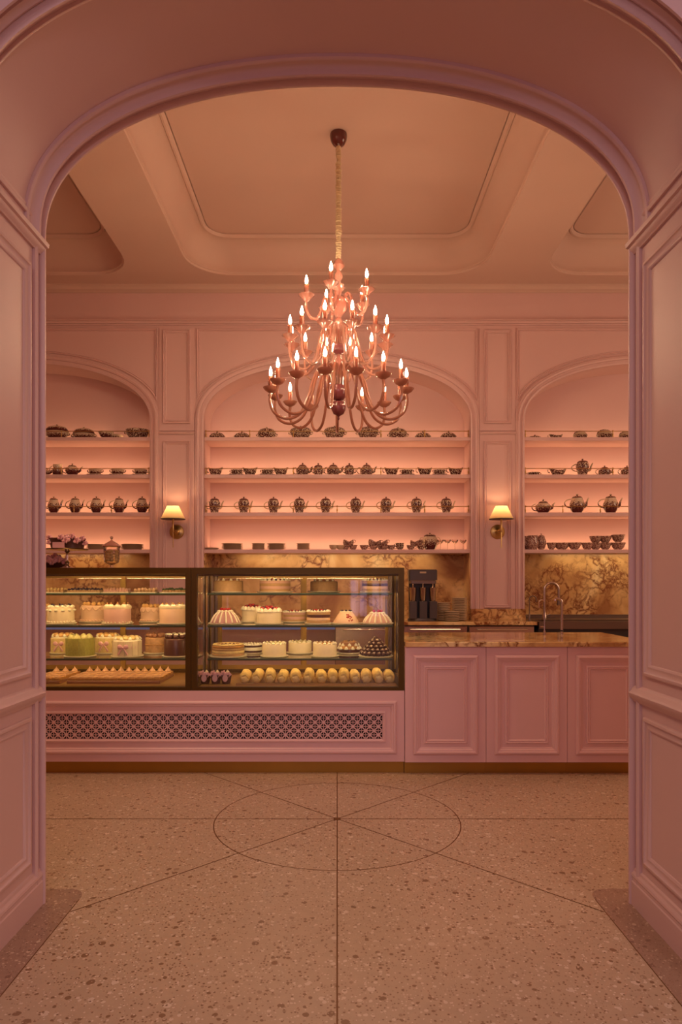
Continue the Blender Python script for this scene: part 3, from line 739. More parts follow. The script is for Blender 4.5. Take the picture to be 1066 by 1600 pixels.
def twin_handle_bowl(m):
    def b():
        t = thing('soup_bowl')
        G().lathe([(.038,0),(.042,.006),(.058,.022),(.064,.045),(.068,.050),(.064,.050),(.050,.02),(1e-6,.012)],22).build('body', m, t, True)
        for s in (-1,1): ear(t,s*.062,.040,.020,.020,m,s,.004)
        G().lathe([(.045,-.0),(.075,.003),(.092,.010),(.092,.012),(.06,.006),(1e-6,.006)],24,(0,0,-.0)).build('saucer', m, t, True)
        return t
    return b
def cup(m):
    def b():
        t = thing('tea_cup')
        G().lathe([(.024,0),(.027,.006),(.043,.022),(.050,.045),(.053,.058),(.050,.058),(.040,.022),(1e-6,.010)],20).build('body', m, t, True)
        ear(t,.047,.033,.024,.036,m,1,.0035); return t
    return b
def jug(m):
    def b():
        t = thing('jug')
        G().lathe([(.045,0),(.048,.008),(.062,.05),(.064,.085),(.052,.120),(.052,.150),(.056,.158),(.052,.158),(.045,.12),(1e-6,.06)],22,lift=lambda x,y,z: .35*max(0,x-.03) if z>.14 else 0).build('body', m, t, True)
        ear(t,-.056,.10,.042,.09,m,-1,.005); return t
    return b
def lidded_jar(m):
    def b():
        t = thing('lidded_jar')
        G().lathe([(.055,0),(.06,.01),(.088,.055),(.098,.10),(.092,.145),(.072,.168),(.07,.175)],26).build('body', m, t, True)
        knobbed_lid(t,.074,.173,.03,m)
        for s in (-1,1): ear(t,s*.086,.12,.045,.09,CREAMP,s,.005)
        return t
    return b
def standing_plate(m):
    def b():
        t = thing('serving_plate')
        o = G().lathe([(1e-6,0),(.05,.0),(.062,.008),(.105,.014),(.105,.018),(.06,.013),(1e-6,.006)],30).build('plate', m, t, True)
        o.rotation_euler = (math.radians(78),0,0); o.location = (0,.02,.105); return t
    return b
def basket_bowl(m):
    def b():
        t = thing('handled_dish')
        G().lathe([(.045,0),(.05,.006),(.075,.025),(.084,.050),(.088,.055),(.084,.055),(.06,.02),(1e-6,.012)],24).build('body', m, t, True)
        G().tube([(.084*math.cos(a),0,.052+.060*math.sin(a)) for a in [PI*i/14 for i in range(15)]],.0045,7).build('handle', m, t, True)
        G().lathe([(.078,.05),(.070,.082),(.04,.100),(1e-6,.104)],22).build('cover', CREAMP, t, True); return t
    return b
def flat_plate(r):
    def b():
        o = G().lathe([(r*.58,0),(r*.62,.003),(r*.97,.014),(r,.0165),(r*.96,.0165),(r*.6,.007),(1e-6,.006)],28).build('plate', PLATEM, None, True)
        return o
    return b
def coupe():
    t = thing('coupe_glass')
    G().lathe([(.030,0),(.030,.002),(.004,.005),(.0035,.07),(.010,.078),(.036,.10),(.044,.125),(.043,.125),(.033,.101),(.006,.081)],20).build('glass', CLEAR, t, True)
    G().lathe([(.034,.101),(.037,.106),(1e-6,.106)],20).build('rim_band', CREAMP, t, True)
    return t

SP = SHELFY
def on(px, lvl, y=SP): return (X(px,y), y, SZ[lvl]+.0005)
pl = 'porcelain'
# ---- middle niche
big = 'large dark floral porcelain tureen with oval lid'
for i, (px, w) in enumerate(((470,.155),(523,.155),(575,.155))):
    place('tur_big', tureen(FLORAL,.126,.116,.042), on(px,'top'), ['large lidded floral tureen, leftmost of the three biggest on the top middle shelf','large lidded floral tureen directly under the chandelier ball, middle of the biggest three','large lidded floral tureen, rightmost of the three biggest on the top middle shelf'][i], 'tureen', 'tureens on the top shelves')
for px, s in ((417,'left'),(622,'right')):
    place('tur_mid', tureen(FLORAL,.108,.085,.058), on(px,'top'), 'medium domed floral tureen just %s of the three big ones, top middle shelf' % s, 'tureen', 'tureens on the top shelves')
for i, px in enumerate((339.5,378,661,701)):
    place('lowd', low_dish(FLORAL), on(px,'top'), 'small low lidded floral dish, %s of four on the top middle shelf' % ['leftmost','second from left','third from left','rightmost'][i], 'dish', 'low lidded dishes', sc=(1,1,1.35))
for i, px in enumerate((337,391,439,612,664,712)):
    place('boat', sauce_boat(FLORAL), on(px,'second',8.38), 'floral sauce boat, %s of six on the second middle shelf' % ORD[i], 'sauce boat', 'sauce boats', sc=(1,1,1.3))
for i, px in enumerate((370,418,636,687)):
    place('twin', twin_handle_bowl(FLORAL), on(px,'second',8.30), 'small two handled soup bowl, %s of four between the sauce boats' % ORD[i], 'bowl', 'soup bowls', sc=(1.05,1,1.35))
for i, px in enumerate((473,521,573)):
    place('tea', teapot(FLORAL), on(px,'second'), 'squat floral teapot, %s of three on the second middle shelf' % ['left','middle','right'][i], 'teapot', 'squat teapots', sc=(.98,.98,1.12))
for i, px in enumerate((497.5,546)):
    place('sug', sugar_bowl(FLORAL), on(px,'second'), 'round floral sugar bowl, %s of two between the squat teapots' % ['left','right'][i], 'sugar bowl', 'sugar bowls', sc=(1,1,1.2))
for i, px in enumerate((335.5,381,427.5,468,509,556,603.5,651,697.5)):
    place('cof', coffee_pot(FLORAL), on(px,'third'), 'tall floral coffee pot, %s of nine on the third middle shelf' % ORD[i], 'coffee pot', 'coffee pots of the middle niche', sc=(.98,.98,.98))
def stack(n, px, Y, z, r, dz, where, cat='plate', grp=None, key=None):
    for k in range(n):
        pos = 'topmost' if k == n-1 else ('bottom one' if k == 0 else '%s from the bottom' % ['','second','third','fourth','fifth','sixth','seventh','eighth','ninth','tenth','eleventh','twelfth','thirteenth'][k])
        place(('plate',r), flat_plate(r), (X(px,Y),Y,z+k*dz), 'tan stoneware plate, %s of %s' % (pos, where), cat, grp or ('plates ' + where))
zb = SZ['bottom']+.0006
stack(2,330,8.34,zb,.098,.010,'the low left pair')
stack(5,363,8.34,zb,.135,.0150,'the widest pile, middle niche')
stack(6,404,8.34,zb,.085,.0125,'the first small pile, middle niche')
stack(5,432,8.34,zb,.118,.0150,'the medium pile, middle niche')
stack(6,474,8.34,zb,.085,.0125,'the small pile near the cups')
cl = [(521,8.32,0,0,0,'pale cup at the left end of the cup row',CREAMP),(532,8.33,0,0,40,'pale cup turned away beside the first cup',CREAMP),
 (540,8.36,0,0,10,'dark patterned cup under a tipped cup',DENSE),(552,8.34,0,0,200,'dark patterned cup carrying a tilted cup near the left',DENSE),(549.5,8.34,.060,-28,0,'tilted cup on top of the left cluster of cups',DENSE),(539.5,8.36,.060,30,20,'tipped cup leaning left in the left cluster',DENSE),
 (569,8.34,0,0,0,'single low cup in the middle of the row',DENSE),(584,8.33,0,0,160,'cup at the bottom of the central heap',DENSE),(579,8.33,.062,32,30,'topmost tilted cup of the central heap',DENSE),(592,8.35,.058,-25,0,'tilted cup right of the heap top',DENSE),(596,8.37,0,0,20,'cup behind the central heap of cups',DENSE),
 (603,8.32,.058,-30,10,'tilted cup leaning right in the central heap',DENSE),(601,8.33,0,0,190,'front cup of the central heap',DENSE),(611,8.34,0,0,0,'cup at the right end of the central heap',DENSE),
 (625,8.34,0,0,180,'cup standing alone between two heaps',FLORAL),(625,8.34,.030,0,180,'cup nested inside the cup standing alone',FLORAL),(642,8.34,0,0,0,'cup at the left of the right heap',DENSE),(644,8.35,.055,28,0,'cup tipped over on the right heap',DENSE),(658,8.32,0,0,0,'front cup beside the big lidded jar',FLORAL),(656.5,8.33,.058,-30,40,'tilted cup next to the big lidded jar',DENSE)]
for i, (px,y,dz,tl,rz,lab,m) in enumerate(cl):
    place(('cup',m.name), cup(m), (X(px,y),y,zb+dz*.86), lab+', bottom middle shelf', 'cup', 'cups heaped on the bottom middle shelf', rz=math.radians(rz), tilt=(0,math.radians(tl)))
place('jar', lidded_jar(SCENIC), (X(672,8.46),8.46,zb), 'big lidded porcelain jar with plum base, right of the heaped cups', 'jar')
for i, px in enumerate((688.5,699.5,711,724)):
    place('coupe', coupe, (X(px,8.36),8.36,zb), 'clear stemmed coupe glass, %s of four at the right end of the bottom middle shelf' % ['leftmost','second','third','rightmost'][i], 'glass', 'coupe glasses')
# ---- left niche
place('turL1', tureen(SCENIC,.138,.100,.075,.8), on(89,'top'), 'round lidded plum and cream tureen, leftmost on the top left shelf', 'tureen', 'tureens of the left niche')
place('turL2', tureen(SCENIC,.132,.075,.070,.7), on(131,'top'), 'low oval lidded plum tureen, second on the top left shelf', 'tureen', 'tureens of the left niche')
place('bowlL', bowl(SCENIC,.092,.082), on(166,'top',8.30), 'open plum and cream bowl in front of another, top left shelf', 'bowl', 'open bowls of the left niche')
place('bowlL', None, on(181,'top',8.485), 'open plum and cream bowl behind another, top left shelf', 'bowl', 'open bowls of the left niche')
place('turL3', tureen(FLORAL,.138,.122,0,.9), on(215,'top'), 'deep uncovered dark casserole beside the left pilaster, top left shelf', 'casserole')
place('teaS', teapot(SCENIC), on(69,'second'), 'plum teapot cut off by the left jamb, second left shelf', 'teapot', 'teapots of the left niche', sc=(.85,.85,.85))
place('jugS', jug(SCENIC), on(90,'second',8.44), 'tall plum and cream jug on the second left shelf', 'jug')
place('teaS', None, on(113,'second',8.29), 'squat plum teapot right of the tall jug, second left shelf', 'teapot', 'teapots of the left niche', sc=(.98,.98,.98))
for i, px in enumerate((149,184,220)):
    place('boatS', twin_handle_bowl(SCENIC), on(px,'second',8.34), 'plum soup bowl on a wide saucer, %s of three on the second left shelf' % ['left','middle','right'][i], 'bowl', 'soup bowls of the left niche', sc=(1.2,1,1.6))
for i, px in enumerate((84,117.5,150.5,186,222)):
    place('cofS', coffee_pot(SCENIC,True), on(px,'third'), 'plum based coffee pot, %s of five on the third left shelf' % ORD[i], 'coffee pot', 'coffee pots of the left niche', sc=(1.0,1.0,1.06))
stack(5,150,8.34,zb,.118,.0130,'the pile behind the glass jar')
stack(5,206.5,8.34,zb,.142,.0130,'the wide pile beside the left pilaster')
# ---- right niche
place('bowlR', low_dish(FLORAL,.085), on(836,'top'), 'shallow lidded floral dish, leftmost on the top right shelf', 'dish', 'dishes of the right niche', sc=(1,1,.75))
place('lowR', sauce_boat(FLORAL), on(869,'top'), 'low floral sauce dish with a raised lip on the top right shelf', 'sauce boat', sc=(.92,.92,.8))
place('bask', basket_bowl(FLORAL), on(907,'top'), 'round handled dish with pale cover, nearer the pilaster, top right shelf', 'dish', 'covered dishes of the right niche')
place('bask', None, on(945,'top'), 'larger round handled dish with pale cover, middle of the top right shelf', 'dish', 'covered dishes of the right niche', sc=(1.12,1.12,1.15))
place('bask', None, on(978,'top'), 'round handled dish cut off by the right jamb, top right shelf', 'dish', 'covered dishes of the right niche', sc=(.95,.95,.95))
place('twR', twin_handle_bowl(FLORAL), on(834.5,'second'), 'small two handled bowl, leftmost on the second right shelf', 'bowl', sc=(1.1,1,.95))
place('boat', None, on(872,'second'), 'floral sauce boat on its stand, second right shelf', 'sauce boat', 'sauce boats', sc=(1.15,1,1.15))
place('cof', None, on(910.5,'second'), 'tallest floral pot on the second right shelf', 'coffee pot', sc=(1.12,1.12,1.02))
place('tea', None, on(945,'second'), 'squat floral teapot right of the tall pot, second right shelf', 'teapot', 'squat teapots', sc=(.9,.9,.9))
place('tea', None, on(980,'second'), 'squat floral teapot cut off by the right jamb', 'teapot', 'squat teapots', sc=(.9,.9,.9))
place('teaR', teapot(SCENIC), on(849,'third'), 'low plum teapot on the third right shelf beside the pilaster', 'teapot', sc=(1.12,1.12,1.2))
for i, px in enumerate((902,954.5)):
    place('cofR', coffee_pot(SCENIC,True), on(px,'third'), ['large plum and cream coffee pot, middle of the third right shelf','large plum and cream coffee pot nearest the right jamb, third shelf'][i], 'coffee pot', 'large pots of the right niche', sc=(1.28,1.28,1.2))
place('jugR', jug(DENSE), (X(822,8.44),8.44,zb), 'brown patterned jug against the pilaster, bottom right shelf', 'jug', 'jugs of the right niche', sc=(1.05,1.05,1.1))
place('jugR', None, (X(833,8.29),8.29,zb), 'brown patterned jug in front of two others, bottom right shelf', 'jug', 'jugs of the right niche', sc=(1.05,1.05,1.1))
place('jugR2', coffee_pot(DENSE,True), (X(846,8.34),8.34,zb), 'brown lidded pot right of the jugs, bottom right shelf', 'coffee pot', sc=(.85,.85,1.0), rz=PI/2)
for i,(px,y,dz,s,lab) in enumerate(((862,8.32,0,.75,'small brown bowl right of the lidded pot, bottom right shelf'),(878,8.36,0,1.25,'wide flared brown bowl in the middle of three, bottom right shelf'),(898,8.32,0,1.05,'flared brown bowl in front, right of the wide one, bottom right shelf'),
    (918,8.33,0,.95,'brown bowl at the left of the stacked group, bottom right shelf'),(931,8.34,0,.95,'brown bowl under another, second in the stacked group'),(931,8.34,.075,.95,'brown bowl on top, left of the stacked group'),
    (946,8.34,0,.95,'brown bowl under another, middle of the stacked group'),(946,8.34,.075,.95,'brown bowl on top in the middle of the stacked group'),(966,8.33,0,1.15,'brown bowl under another, nearest the right jamb'),(966,8.33,.09,1.05,'brown bowl on top, nearest the right jamb'))):
    place('bowlD', bowl(DENSE,.080,.098), (X(px,y),y,zb+dz*1.0+(.006 if dz else 0)), lab, 'bowl', 'brown bowls of the right niche', sc=(s,s,.9))

# ---- back counter plates beside the mixer
for n,px,Y,wh in ((11,692,8.05,'the pile close beside the mixer'),(14,718,8.05,'the tallest pile beside the pilaster'),(6,706,7.92,'the low pile in front')):
    for k in range(n):
        place('cplate', lambda: G().lathe([(.05,0),(.056,.003),(.088,.010),(.092,.0185),(.089,.0185),(.05,.008),(1e-6,.007)],28).build('plate', PLATEM, None, True), (X(px,Y),Y,.9207+k*.0192),
            'tan plate, number %s up in %s' % (['one','two','three','four','five','six','seven','eight','nine','ten','eleven','twelve','thirteen','fourteen'][k], wh), 'plate', 'small plates in %s' % wh)

# ---- taps at the front counter
t = thing('water_tap', 'thin arched steel tap at the back of the front marble counter', 'tap', (X(851,5.5),5.5,.9495))
G().lathe([(.016,0),(.016,.004),(.010,.008),(.010,.03)],14).build('base', STEEL, t, True)
g = G().tube([(0,0,0),(0,0,.255)] + [(-.022+.022*math.cos(a),0,.255+.022*math.sin(a)) for a in [PI*i/10 for i in range(1,11)]] + [(-.044,0,.215)],.0055,8); g.build('spout', STEEL, t, True)
G().tube([(0,0,.06),(-.032,0,.062)],.004,8).build('lever', STEEL, t, True)
t = thing('square_tap', 'thick straight steel tap standing right of the thin arched one', 'tap', (X(878,5.5),5.5,.9495))
G().lathe([(.017,0),(.017,.004),(.0125,.008),(.0125,.02)],16).build('base', STEEL, t, True)
G().tube([(0,0,.0),(0,0,.255),(-.004,0,.272),(-.018,0,.284),(-.05,0,.290)],.0115,12).build('spout', STEEL, t, True)
G().tube([(-.05,0,.285),(-.054,0,.27)],.010,10).build('aerator', CHROME, t, True)
G().lathe([(.0135,.022),(.0135,.034)],14).build('ring', BLACK, t, True)

# ================================================================== CAKES
YFR, YRE = 5.26, 5.50
DRIZ = frost('cream_drizzle', (.55,.42,.30))
def disc(r, z=0):   # cake plate
    return G().lathe([(r*.75,0),(r*.96,.003),(r,.010),(r*.985,.012),(r*.75,.0105),(1e-6,.0105)],36)
def piece_ring(parent, name, g, m, n, rad, z, a0=0, a1=360, smooth=True):
    o = g.build(name, m, parent, smooth)
    repeat(o, parent, [((rad*math.cos(math.radians(a0+(a1-a0)*k/n)), rad*math.sin(math.radians(a0+(a1-a0)*k/n)), z), math.radians(a0+(a1-a0)*k/n)) for k in range(n)])
def dollop(r=.018, h=1.0): return G().lathe([(r,0),(r*1.05,r*.35*h),(r*.85,r*.9*h),(r*.45,r*1.35*h),(1e-6,r*1.7*h)],12,mod=lambda a,z: 1+.10*math.cos(6*a+z*200))
def ballg(r, sz=1): return G().ball((0,0,0),r,12,8,sz)
def cyl(r, h, m, t, b=.008, mod=None, n=40):
    return G().lathe([(r,0),(r*1.0,h-b),(r-b*.4,h-b*.3),(r-b,h),(1e-6,h)],n,mod=mod).build('cake_body', m, t, True)
def cake(kind, r, h):
    t = thing('cake')
    rnd = random.Random(hash(kind) % 1000 if False else sum(map(ord, kind)))
    if kind == 'green_dots':
        cyl(r,h,FCREAM,t); piece_ring(t,'cream_dollop',dollop(.016,.6),FWHITE,12,r*.86,h-.002); piece_ring(t,'dark_berry',ballg(.009),BERRYB,6,r*.72,h+.014)
        piece_ring(t,'side_swag',G().ball((0,0,0),.014,10,6,.6),FWHITE,12,r*1.0,h*.78); piece_ring(t,'base_pearl',ballg(.008),FWHITE,26,r*1.01,.008)
    elif kind == 'scallop':
        cyl(r,h,FPEACH,t)
        sw = G().tube(spline([(r*math.cos(a)+.004*0,r*math.sin(a),h*.90-.024*math.sin(PI*(i/6))) for i,a in enumerate([(-.26+.52*i/6) for i in range(7)])],2),.005,7)
        o = sw.build('icing_swag', FPEACH, t, True); repeat(o,t,[((0,0,0),2*PI*k/12) for k in range(12)])
        piece_ring(t,'gold_ball',ballg(.017),FBUN,10,r*.72,h+.010); piece_ring(t,'base_pearl',ballg(.009,.8),FPEACH,24,r*1.01,.008)
    elif kind in ('smooth_pink','smooth_stripe'):
        cyl(r,h,FPINK if kind=='smooth_pink' else FPEACH,t); piece_ring(t,'cream_dollop',dollop(.020,.55),FWHITE,10,r*.80,h-.002); piece_ring(t,'nut',ballg(.007),FCARA,10,r*.80,h+.020)
        G().lathe([(r*1.0,h-.022),(r*1.045,h-.010),(r*1.01,h+.002),(r*.8,h+.002)],36,mod=lambda a,z:1+.015*math.cos(18*a)).build('top_border', FCREAM, t, True)
        if kind=='smooth_pink': piece_ring(t,'base_flake',ballg(.007,.7),FWHITE,22,r*1.02,.006)
    elif kind in ('bow_tan','bow_cream'):
        m = FCREAM if kind=='bow_tan' else FGOLD; cyl(r,h,FWHITE,t)
        pl_ = G().box(-.024,.024,-.004,.004,0,h*.92); o = pl_.build('white_chocolate_panel', m, t); repeat(o,t,[((r*1.0*math.cos(a),r*1.0*math.sin(a),0),a+PI/2) for a in [2*PI*(k+.5)/13 for k in range(13)]])
        G().lathe([(r*1.035,h*.44),(r*1.04,h*.46),(r*1.04,h*.62),(r*1.035,h*.64)],36).build('ribbon', RIBBON, t, True)
        for s in (-1,1):
            G().lathe([(1e-6,0),(.014,.012),(.018,.026),(.012,.040),(1e-6,.044)],10,sy=.45).build('bow_loop', RIBBON, t, True).matrix_local = Matrix.Translation((0,-r*1.06,h*.54)) @ Matrix.Rotation(s*math.radians(75),4,'Y')
            G().tube(spline([(0,-r*1.05,h*.54),(s*.018,-r*1.09,h*.34),(s*.036,-r*1.07,h*.10)],4),[.003,.004,.005,.005,.006,.006,.007,.007,.006][:9],6).build('bow_tail', RIBBON, t, True)
        G().ball((0,-r*1.07,h*.54),.008,10,6).build('bow_knot', RIBBON, t, True)
        piece_ring(t,'choux_ball',ballg(.024,.8),FBUN if kind=='bow_cream' else FGOLD,9,r*.70,h+.010); piece_ring(t,'cream_dollop',dollop(.014),FWHITE,9,r*.88,h,20,380)
    elif kind == 'pistachio':
        cyl(r,h,FGREEN,t); sl_ = G().box(-.022,.022,-.004,.004,0,h*1.02).build('pistachio_finger', FGREEN, t); repeat(sl_,t,[((r*math.cos(a),r*math.sin(a),0),a+PI/2) for a in [2*PI*(k+.3)/15 for k in range(15)]])
        piece_ring(t,'pistachio_dollop',dollop(.027,.8),FGREENT,8,r*.68,h-.002)
    elif kind in ('nutty','choco'):
        m = FNUT if kind=='nutty' else FBROWN; cyl(r,h,m,t)
        piece_ring(t,'truffle',ballg(.021),FMILK if kind=='nutty' else FBROWN,9,r*.72,h+.014)
        if kind=='choco': piece_ring(t,'cream_cap',G().ball((0,0,0),.017,12,7,.45),FWHITE,9,r*.72,h+.033)
        else: piece_ring(t,'crumb_panel',G().ball((0,0,0),.006,8,6),FCARA,40,r*1.0,h*.5)
    elif kind in ('bundt','bundt_pale'):
        mod = lambda a,z: 1+.035*math.cos(14*a)
        G().lathe([(r,0),(r*.985,.008),(r*.86,h*.35),(r*.70,h*.66),(r*.50,h*.90),(r*.44,h),(1e-6,h)],84,mod=mod).build('cake_body', FMAUVE if kind=='bundt' else FPINK, t, True)
        gl = G().tube(spline([(r*1.02,0,.004),(r*.90,0,h*.35),(r*.735,0,h*.66),(r*.53,0,h*.90),(r*.45,0,h*1.0)],3),[.007,.007,.007,.007,.007,.007,.006,.006,.006,.006,.006,.006,.006],6).build('icing_drip', FWHITE, t, True)
        repeat(gl,t,[((0,0,0),2*PI*k/14) for k in range(14)])
        piece_ring(t,'cream_dollop',dollop(.015,.5),FWHITE,10,r*.44,h-.003); piece_ring(t,'cherry',ballg(.011),BERRYR,7 if kind=='bundt' else 5,r*.30,h+.014)
    elif kind == 'dome':
        G().lathe([(r,0),(r*.98,.01),(r*.88,h*.30),(r*.72,h*.62),(r*.52,h*.90),(r*.46,h),(1e-6,h)],44).build('cake_body', FPEACH, t, True)
        piece_ring(t,'blueberry',ballg(.010),BERRYB,8,r*.38,h+.004)
        G().lathe([(r*.47,h-.006),(r*.50,h+.003),(r*.44,h+.006)],36).build('top_border', FWHITE, t, True)
        for k in range(14):
            z = h*(.2+.6*rnd.random()); a = math.radians(-90+rnd.uniform(-2,34)); rr = r*(1.0-.52*(z/h)**1.15)*.97
            b_ = G().ball((0,0,0),.0075,8,6).build('raspberry', BERRYR, t, True) if k==0 else b_.copy()
            if k: COL.objects.link(b_); b_.parent = t
            b_.location = (rr*math.cos(a),rr*math.sin(a),z)
    elif kind in ('berry_tall','berry_front'):
        cyl(r,h,FCREAM,t,.02,mod=lambda a,z:1+.02*math.cos(16*a)); piece_ring(t,'piped_cream',dollop(.020),FWHITE,14,r*.88,h-.012)
        for nm,mm,n,rr,z in (('raspberry',BERRYR,7,.62,.016),('blackberry',BERRYB,7,.50,.020),('strawberry',BERRYR,4,.24,.026)): piece_ring(t,nm,ballg(.013 if nm!='blackberry' else .011),mm,n,r*rr,h+z,17*n,360+17*n)
    elif kind in ('layer_border','layer_fruit'):
        for k in range(4):
            G().lathe([(r,0),(r*1.01,h*.12),(r,h*.24),(1e-6,h*.24)],36,(0,0,k*h*.25)).build('sponge_layer', (FTAN if k%2==0 else FPINK) if kind=='layer_fruit' else (FTAN,FPEACH,FBROWN,FTAN)[k], t, True)
        piece_ring(t,'piped_cream',dollop(.012,.8),FWHITE,20,r*.90,h); piece_ring(t,'dark_berry',ballg(.010),BERRYB,9,r*.62,h+.008); piece_ring(t,'red_berry',ballg(.010),BERRYR,6,r*.38,h+.010,9,369)
    elif kind == 'caramel':
        for k in range(4): G().lathe([(r*.97,0),(r,h*.06),(r,h*.19),(r*.97,h*.24),(1e-6,h*.24)],40,(0,0,k*h*.25)).build('sponge_layer', (FTAN,FGOLD,FTAN,FCARA)[k], t, True)
        G().lathe([(r*.9,h),(r*.97,h+.006),(r*.9,h+.012),(r*.8,h+.004)],40).build('cream_rim', FGOLD, t, True); piece_ring(t,'walnut',ballg(.010,.7),FCARA,16,r*.66,h+.004); piece_ring(t,'caramel_chip',ballg(.008,.7),FBROWN,9,r*.4,h+.004)
    elif kind == 'naked':
        G().lathe([(r,0),(r,h*.22),(1e-6,h*.22)],32).build('chocolate_layer', FBROWN, t, True); G().lathe([(r*1.03,h*.22),(r*1.04,h*.45),(r*1.02,h*.6),(1e-6,h*.6)],32).build('cream_layer', FWHITE, t, True); G().lathe([(r,h*.6),(r,h*.82),(1e-6,h*.82)],32).build('chocolate_layer', FBROWN, t, True); piece_ring(t,'piped_cream',dollop(.013,.8),FWHITE,18,r*.88,h*.82)
    elif kind in ('plain','plain_nut','plain_tan','plain_low'):
        cyl(r,h,{'plain':FCREAM,'plain_nut':FCREAM,'plain_tan':FTAN,'plain_low':FTAN}[kind],t,.010)
        if kind in ('plain','plain_nut'): piece_ring(t,'pistachio_crumb' if kind=='plain' else 'hazelnut',ballg(.008,.8),FGREENT if kind=='plain' else FCARA,14,r*.74,h+.003); piece_ring(t,'cream_dollop',dollop(.013,.7),FWHITE,14,r*.88,h-.002,12,372)
        else: piece_ring(t,'chocolate_curl',ballg(.016,.6),FMILK,8,r*.62,h+.006); piece_ring(t,'cream_dollop',dollop(.011),FWHITE,8,r*.66,h,22,382)
    elif kind == 'rugged':
        for k in range(3): G().lathe([(r*(1-.10*k),0),(r*(1.02-.10*k),h*.15),(r*(.97-.10*k),h*.30),(1e-6,h*.30)],32,(0,0,k*h*.30),mod=lambda a,z:1+.03*math.sin(7*a)).build('chocolate_layer', (FBROWN,FCARA,FMILK)[k], t, True)
        piece_ring(t,'cream_dollop',dollop(.015),FWHITE,10,r*.93,h*.28); piece_ring(t,'cream_peak',dollop(.014),FWHITE,8,r*.80,h*.58); piece_ring(t,'nut',ballg(.011),FNUT,9,r*.5,h*.9)
    elif kind == 'choux':
        bun = None; k = 0
        for z,rr,n in ((.018,.92,18),(.045,.76,15),(.072,.58,12),(.098,.40,8),(.122,.20,5),(.140,.01,1)):
            for i in range(n):
                a = 2*PI*(i+.5*(k%2))/n
                if bun is None: bun = b_ = G().ball((0,0,0),.0205,10,7,.85).build('chocolate_bun', FBROWN, t, True); cap = G().lathe([(.011,.0145),(.008,.0178),(1e-6,.0195)],8,mod=lambda a,z: 1+.25*math.sin(3*a)).build('cream_drizzle', DRIZ, bun, True); cap.rotation_euler = (0,math.radians(50),0)
                else: b_ = dup(bun, t)
                b_.location = (r*rr*math.cos(a),r*rr*math.sin(a),z*h/.150); b_.rotation_euler = (0,0,a)
            k += 1
        G().lathe([(r*.8,0),(r*.55,h*.4),(r*.15,h*.88),(1e-6,h*.88)],20).build('core', FBROWN, t, True)
    return t
def put(kind, px0, px1, ytop, row, zs, label, stand=1.20, hb=None):
    Y = {'f':YFR,'r':YRE}[row]; r = (px1-px0)/2/FPX*Y*.96; cx = X((px0+px1)/2, Y); zt = Z(ytop, Y-r*.7)
    zb_ = zs+.0125; h = max(.04, zt-zb_-.016) if hb is None else hb
    p = place(('disc',round(r*stand,3)), lambda: (lambda t: (disc(r*stand).build('plate', BOARD, t, True), t)[1])(thing('cake_plate')), (cx,Y,zs+.0005), 'cream plate under the ' + ' '.join(label.split()[:12]), 'cake plate', 'cake plates')
    c = cake(kind, r, h); c.location = (cx,Y,zb_); tag(c, label, 'cake')
    return c
S1,S2,S3 = 1.288,1.046,.795
# right case, top shelf
put('plain_tan',334,381,904,'f',S1,'low tan cake with chocolate curls, top left of the right case')
put('layer_fruit',405,455,904,'f',S1,'striped layer cake with berries, top shelf of the right case')
put('plain_low',484,529,905,'r',S1,'golden cake behind glass reflections on the top shelf')
put('layer_border',565,607,904,'f',S1,'dark topped layer cake at the right end of the top shelf')
put('bundt',329,375,952,'f',S2,'mauve ribbed dome cake with red cherries and icing drips')
put('berry_tall',378,409,948,'r',S2,'tall cream cake with red berries behind the piped one')
put('berry_front',401,440,951,'f',S2,'piped cream cake topped with berries beside the fruit cake')
put('layer_fruit',442,478,954,'r',S2,'low layered fruit cake with dark berries, middle shelf of the right case')
put('layer_border',478.5,517,953,'f',S2,'layered cake with piped border and dark berries, right case')
put('dome',520,562,953,'f',S2,'smooth pale dome cake with a patch of red berries')
put('bundt_pale',567.5,612,955,'f',S2,'pale ribbed dome cake at the right end of the middle shelf')
put('caramel',330.5,383,1006,'f',S3,'caramel layer cake with walnuts, bottom left of the right case')
put('naked',378,410,1003,'r',S3,'chocolate and cream naked cake behind the caramel cake')
put('plain',409.5,448,1003,'f',S3,'smooth cream cake with green crumbs, lower shelf of the right case')
put('plain',450,488,1001,'r',S3,'smooth cream cake standing behind, centre of the lower shelf')
put('plain_nut',488.5,527,1003,'f',S3,'smooth cream cake with hazelnuts, lower shelf of the right case')
put('rugged',528,564,999,'r',S3,'chocolate cake with cream peaks behind the chocolate bun pyramid')
put('choux',563.5,611,994,'f',S3,'pyramid of dark chocolate buns with white drizzle')
# left case
put('scallop',44,79,945,'r',S2,'peach cake mostly hidden by the left jamb')
put('green_dots',75,116,945,'f',S2,'cream cake with dark berries nearest the left jamb')
put('scallop',127,166,943,'r',S2,'peach cake with scalloped icing behind the smooth pink cake')
put('smooth_pink',162.5,205,944,'f',S2,'smooth pink cake with cream dollops, centre of the left case')
put('scallop',220,252,946,'r',S2,'peach cake with scalloped icing and dark top behind the striped cake')
put('smooth_stripe',249,291,944,'f',S2,'smooth peach cake with cream dollops at the bronze mid post')
put('bow_cream',81,116,992,'r',S3,'ribboned cream cake with golden balls behind the green cake')
put('pistachio',104,147,995,'f',S3,'green pistachio cake with green dollops')
put('bow_cream',150,186,992,'r',S3,'ribboned cream cake with golden balls, centre back of the left case')
put('bow_tan',177,221,997,'f',S3,'tan panelled cake with a large pink bow in front')
put('nutty',227,260,993,'r',S3,'nut crumb cake topped with chocolate truffles')
put('choco',256,296,995,'f',S3,'dark chocolate cake with cream capped truffles at the mid post')
